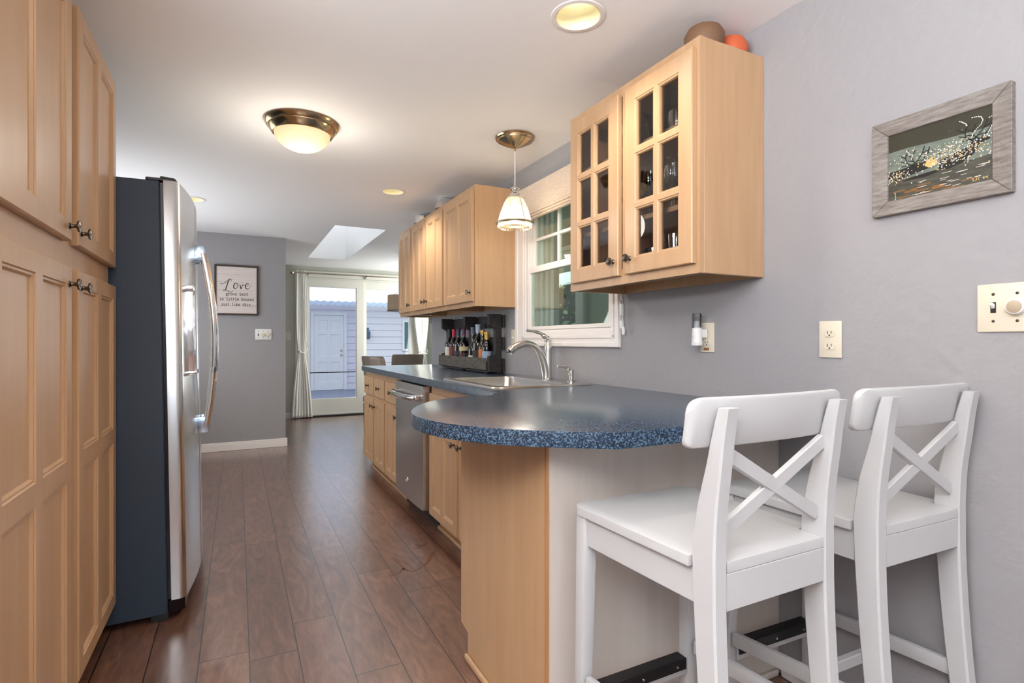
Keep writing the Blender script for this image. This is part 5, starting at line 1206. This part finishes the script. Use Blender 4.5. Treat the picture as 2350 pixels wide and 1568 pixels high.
MB().box(3.02, 3.10, 14.49, 14.503, 1.36, 1.50, 0.004).build('wall_mount', LB, el)
MB().lathe([(0, 1.44), (0.02, 1.43), (0.075, 1.37), (0.06, 1.365), (0.055, 1.22), (0.04, 1.20), (0, 1.20)], (3.06, 14.41, 0), 18).build('body', LB, el)
MB().tube([(3.06, 14.49, 1.45), (3.06, 14.45, 1.47), (3.06, 14.41, 1.44)], 0.008, 8).build('arm', LB, el)
# corrugated translucent patio roof (an added unseen gap is shaped to cast a sun patch indoors)
pr = thing('patio_roof', (2, 11.6, 2.4), 'pale blue corrugated translucent roof over the deck with scalloped edge', 'roof')
PRM = translucent('pale_blue_polycarbonate', (0.80, 0.88, 0.95, 1), fac=0.25)
mb = MB(); p_ = 0.172; nx = int(12/p_); V = []
def zz_(x, y): return 2.085+(14.44-y)*0.118-0.030*abs(math.sin(PI*x/p_))
def strip(x0, x1, y0a, y0b, y1a, y1b):
    b0, b1 = zz_(x0, y0a), zz_(x1, y0b); mb.add([(x0, y0a, zz_(x0, y0a)), (x1, y0b, zz_(x1, y0b)), (x1, y1b, zz_(x1, y1b)), (x0, y1a, zz_(x0, y1a))], [(0, 1, 2, 3)])
for i in range(nx*8):
    x0 = -4+p_*i/8; x1 = x0+p_/8
    lo = lambda x: 9.40+0.85*(x-1.34)
    if 1.30 < x0 < 1.95: strip(x0, x1, 8.93, 8.93, lo(x0), lo(x1)); strip(x0, x1, lo(x0)+0.41, lo(x1)+0.41, 14.44, 14.44)
    else: strip(x0, x1, 8.93, 8.93, 14.44, 14.44)
mb.build('sheet', PRM, pr, smooth=80)
mb = MB()
for x in (-2, 0.4, 2.8, 5.2): mb.hexa([(x, 8.93, 2.60), (x+0.05, 8.93, 2.60), (x+0.05, 14.40, 1.96+0.02), (x, 14.40, 1.98), (x, 8.93, 2.69), (x+0.05, 8.93, 2.69), (x+0.05, 14.40, 2.05), (x, 14.40, 2.05)])
# seen through the sink window: side porch with boarded ceiling, beam, post and siding
pf = thing('porch', (4.2, 5.0, -0.3), 'side porch with boarded ceiling, white post and pale siding seen through the sink window', 'porch')
mb = MB()
for k in range(17): mb.box(1.98+0.148*k, 1.98+0.148*k+0.138, 1.0, 4.65 if k < 9 else 8.8, 2.70, 2.72, 0.004)
mb.box(1.98, 3.25, 1.0, 4.65, 2.721, 2.74); mb.box(3.25, 4.5, 1.0, 8.8, 2.721, 2.74)
mb.build('ceiling_boards', SIDING2, pf)
mb = MB().box(4.24, 4.34, 2.0, 9.0, 2.16, 2.44); siding(mb, 2.0, 9.0, 2.16, 2.44, lambda a, b_, t: (4.24-t, a, b_), 0.09); mb.build('beam', SIDING2, pf)
MB().box(4.18, 4.34, 2.0, 9.0, 2.441, 2.50, 0.004).build('fascia', TRIM, pf)
MB().box(4.26, 4.34, 2.0, 9.0, 2.501, 2.70).build('gable_board', pm('gable_grey', srgb(128, 132, 118), 0.7), pf)
MB().box(4.17, 4.33, 6.10, 6.30, -0.3, 2.159, 0.006).build('post', TRIM, pf)
mb = MB().box(4.24, 4.34, 2.0, 6.09, -0.3, 2.159); siding(mb, 2.0, 6.09, -0.3, 2.159, lambda a, b_, t: (4.24-t, a, b_), 0.16); mb.build('siding_wall', SIDING2, pf)
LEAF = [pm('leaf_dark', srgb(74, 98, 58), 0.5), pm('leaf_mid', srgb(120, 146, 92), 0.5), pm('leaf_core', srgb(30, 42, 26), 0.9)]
BARK = pm('bark', srgb(70, 58, 48), 0.9)
def tree(x, y, h, r, label, nleaf=2600, core=0.8):
    t = thing('tree', (x, y, -0.3), label, 'tree', 'trees beyond the side porch')
    MB().tube([(x, y, -0.3), (x+0.05, y, h*0.35), (x-0.05, y+0.04, h*0.75)], [0.13, 0.10, 0.05], 10).build('trunk', BARK, t)
    mb = MB(); rnd = random.Random(int(x*100+y*7))
    for _ in range(nleaf):
        a = rnd.uniform(0, 2*PI); u = rnd.uniform(-1, 1); rr = r*rnd.uniform(0.72, 1.05)*(1+0.18*math.sin(3*a+2*u)); s_ = math.sqrt(1-u*u)
        c = Vector((x+rr*s_*math.cos(a), y+rr*s_*math.sin(a), h*0.55+u*h*0.48)); e1 = Vector((rnd.uniform(-1, 1), rnd.uniform(-1, 1), rnd.uniform(-1, 1))).normalized()*rnd.uniform(0.05, 0.11); e2 = e1.orthogonal().normalized()*e1.length*0.6
        mb.mi = 0 if rnd.random() < 0.6 else 1
        mb.add([c-e1, c+e2, c+e1, c-e2], [(0, 1, 2, 3)])
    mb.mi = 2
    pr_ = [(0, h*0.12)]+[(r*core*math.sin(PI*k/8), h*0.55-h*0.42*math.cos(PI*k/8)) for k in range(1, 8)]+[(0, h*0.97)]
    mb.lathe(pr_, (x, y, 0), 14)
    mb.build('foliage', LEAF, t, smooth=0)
tree(7.9, 11.0, 3.6, 1.25, 'dark leafy tree beyond the side porch, left in the sink window pane')
tree(8.2, 14.2, 4.2, 1.5, 'taller dark tree behind the leafy one beyond the side porch')
tree(11.0, 11.6, 3.4, 1.4, 'broad low tree beyond the side porch, partly behind the white post')
tree(11.8, 15.2, 4.2, 1.6, 'broad tree farthest from the house beyond the side porch')
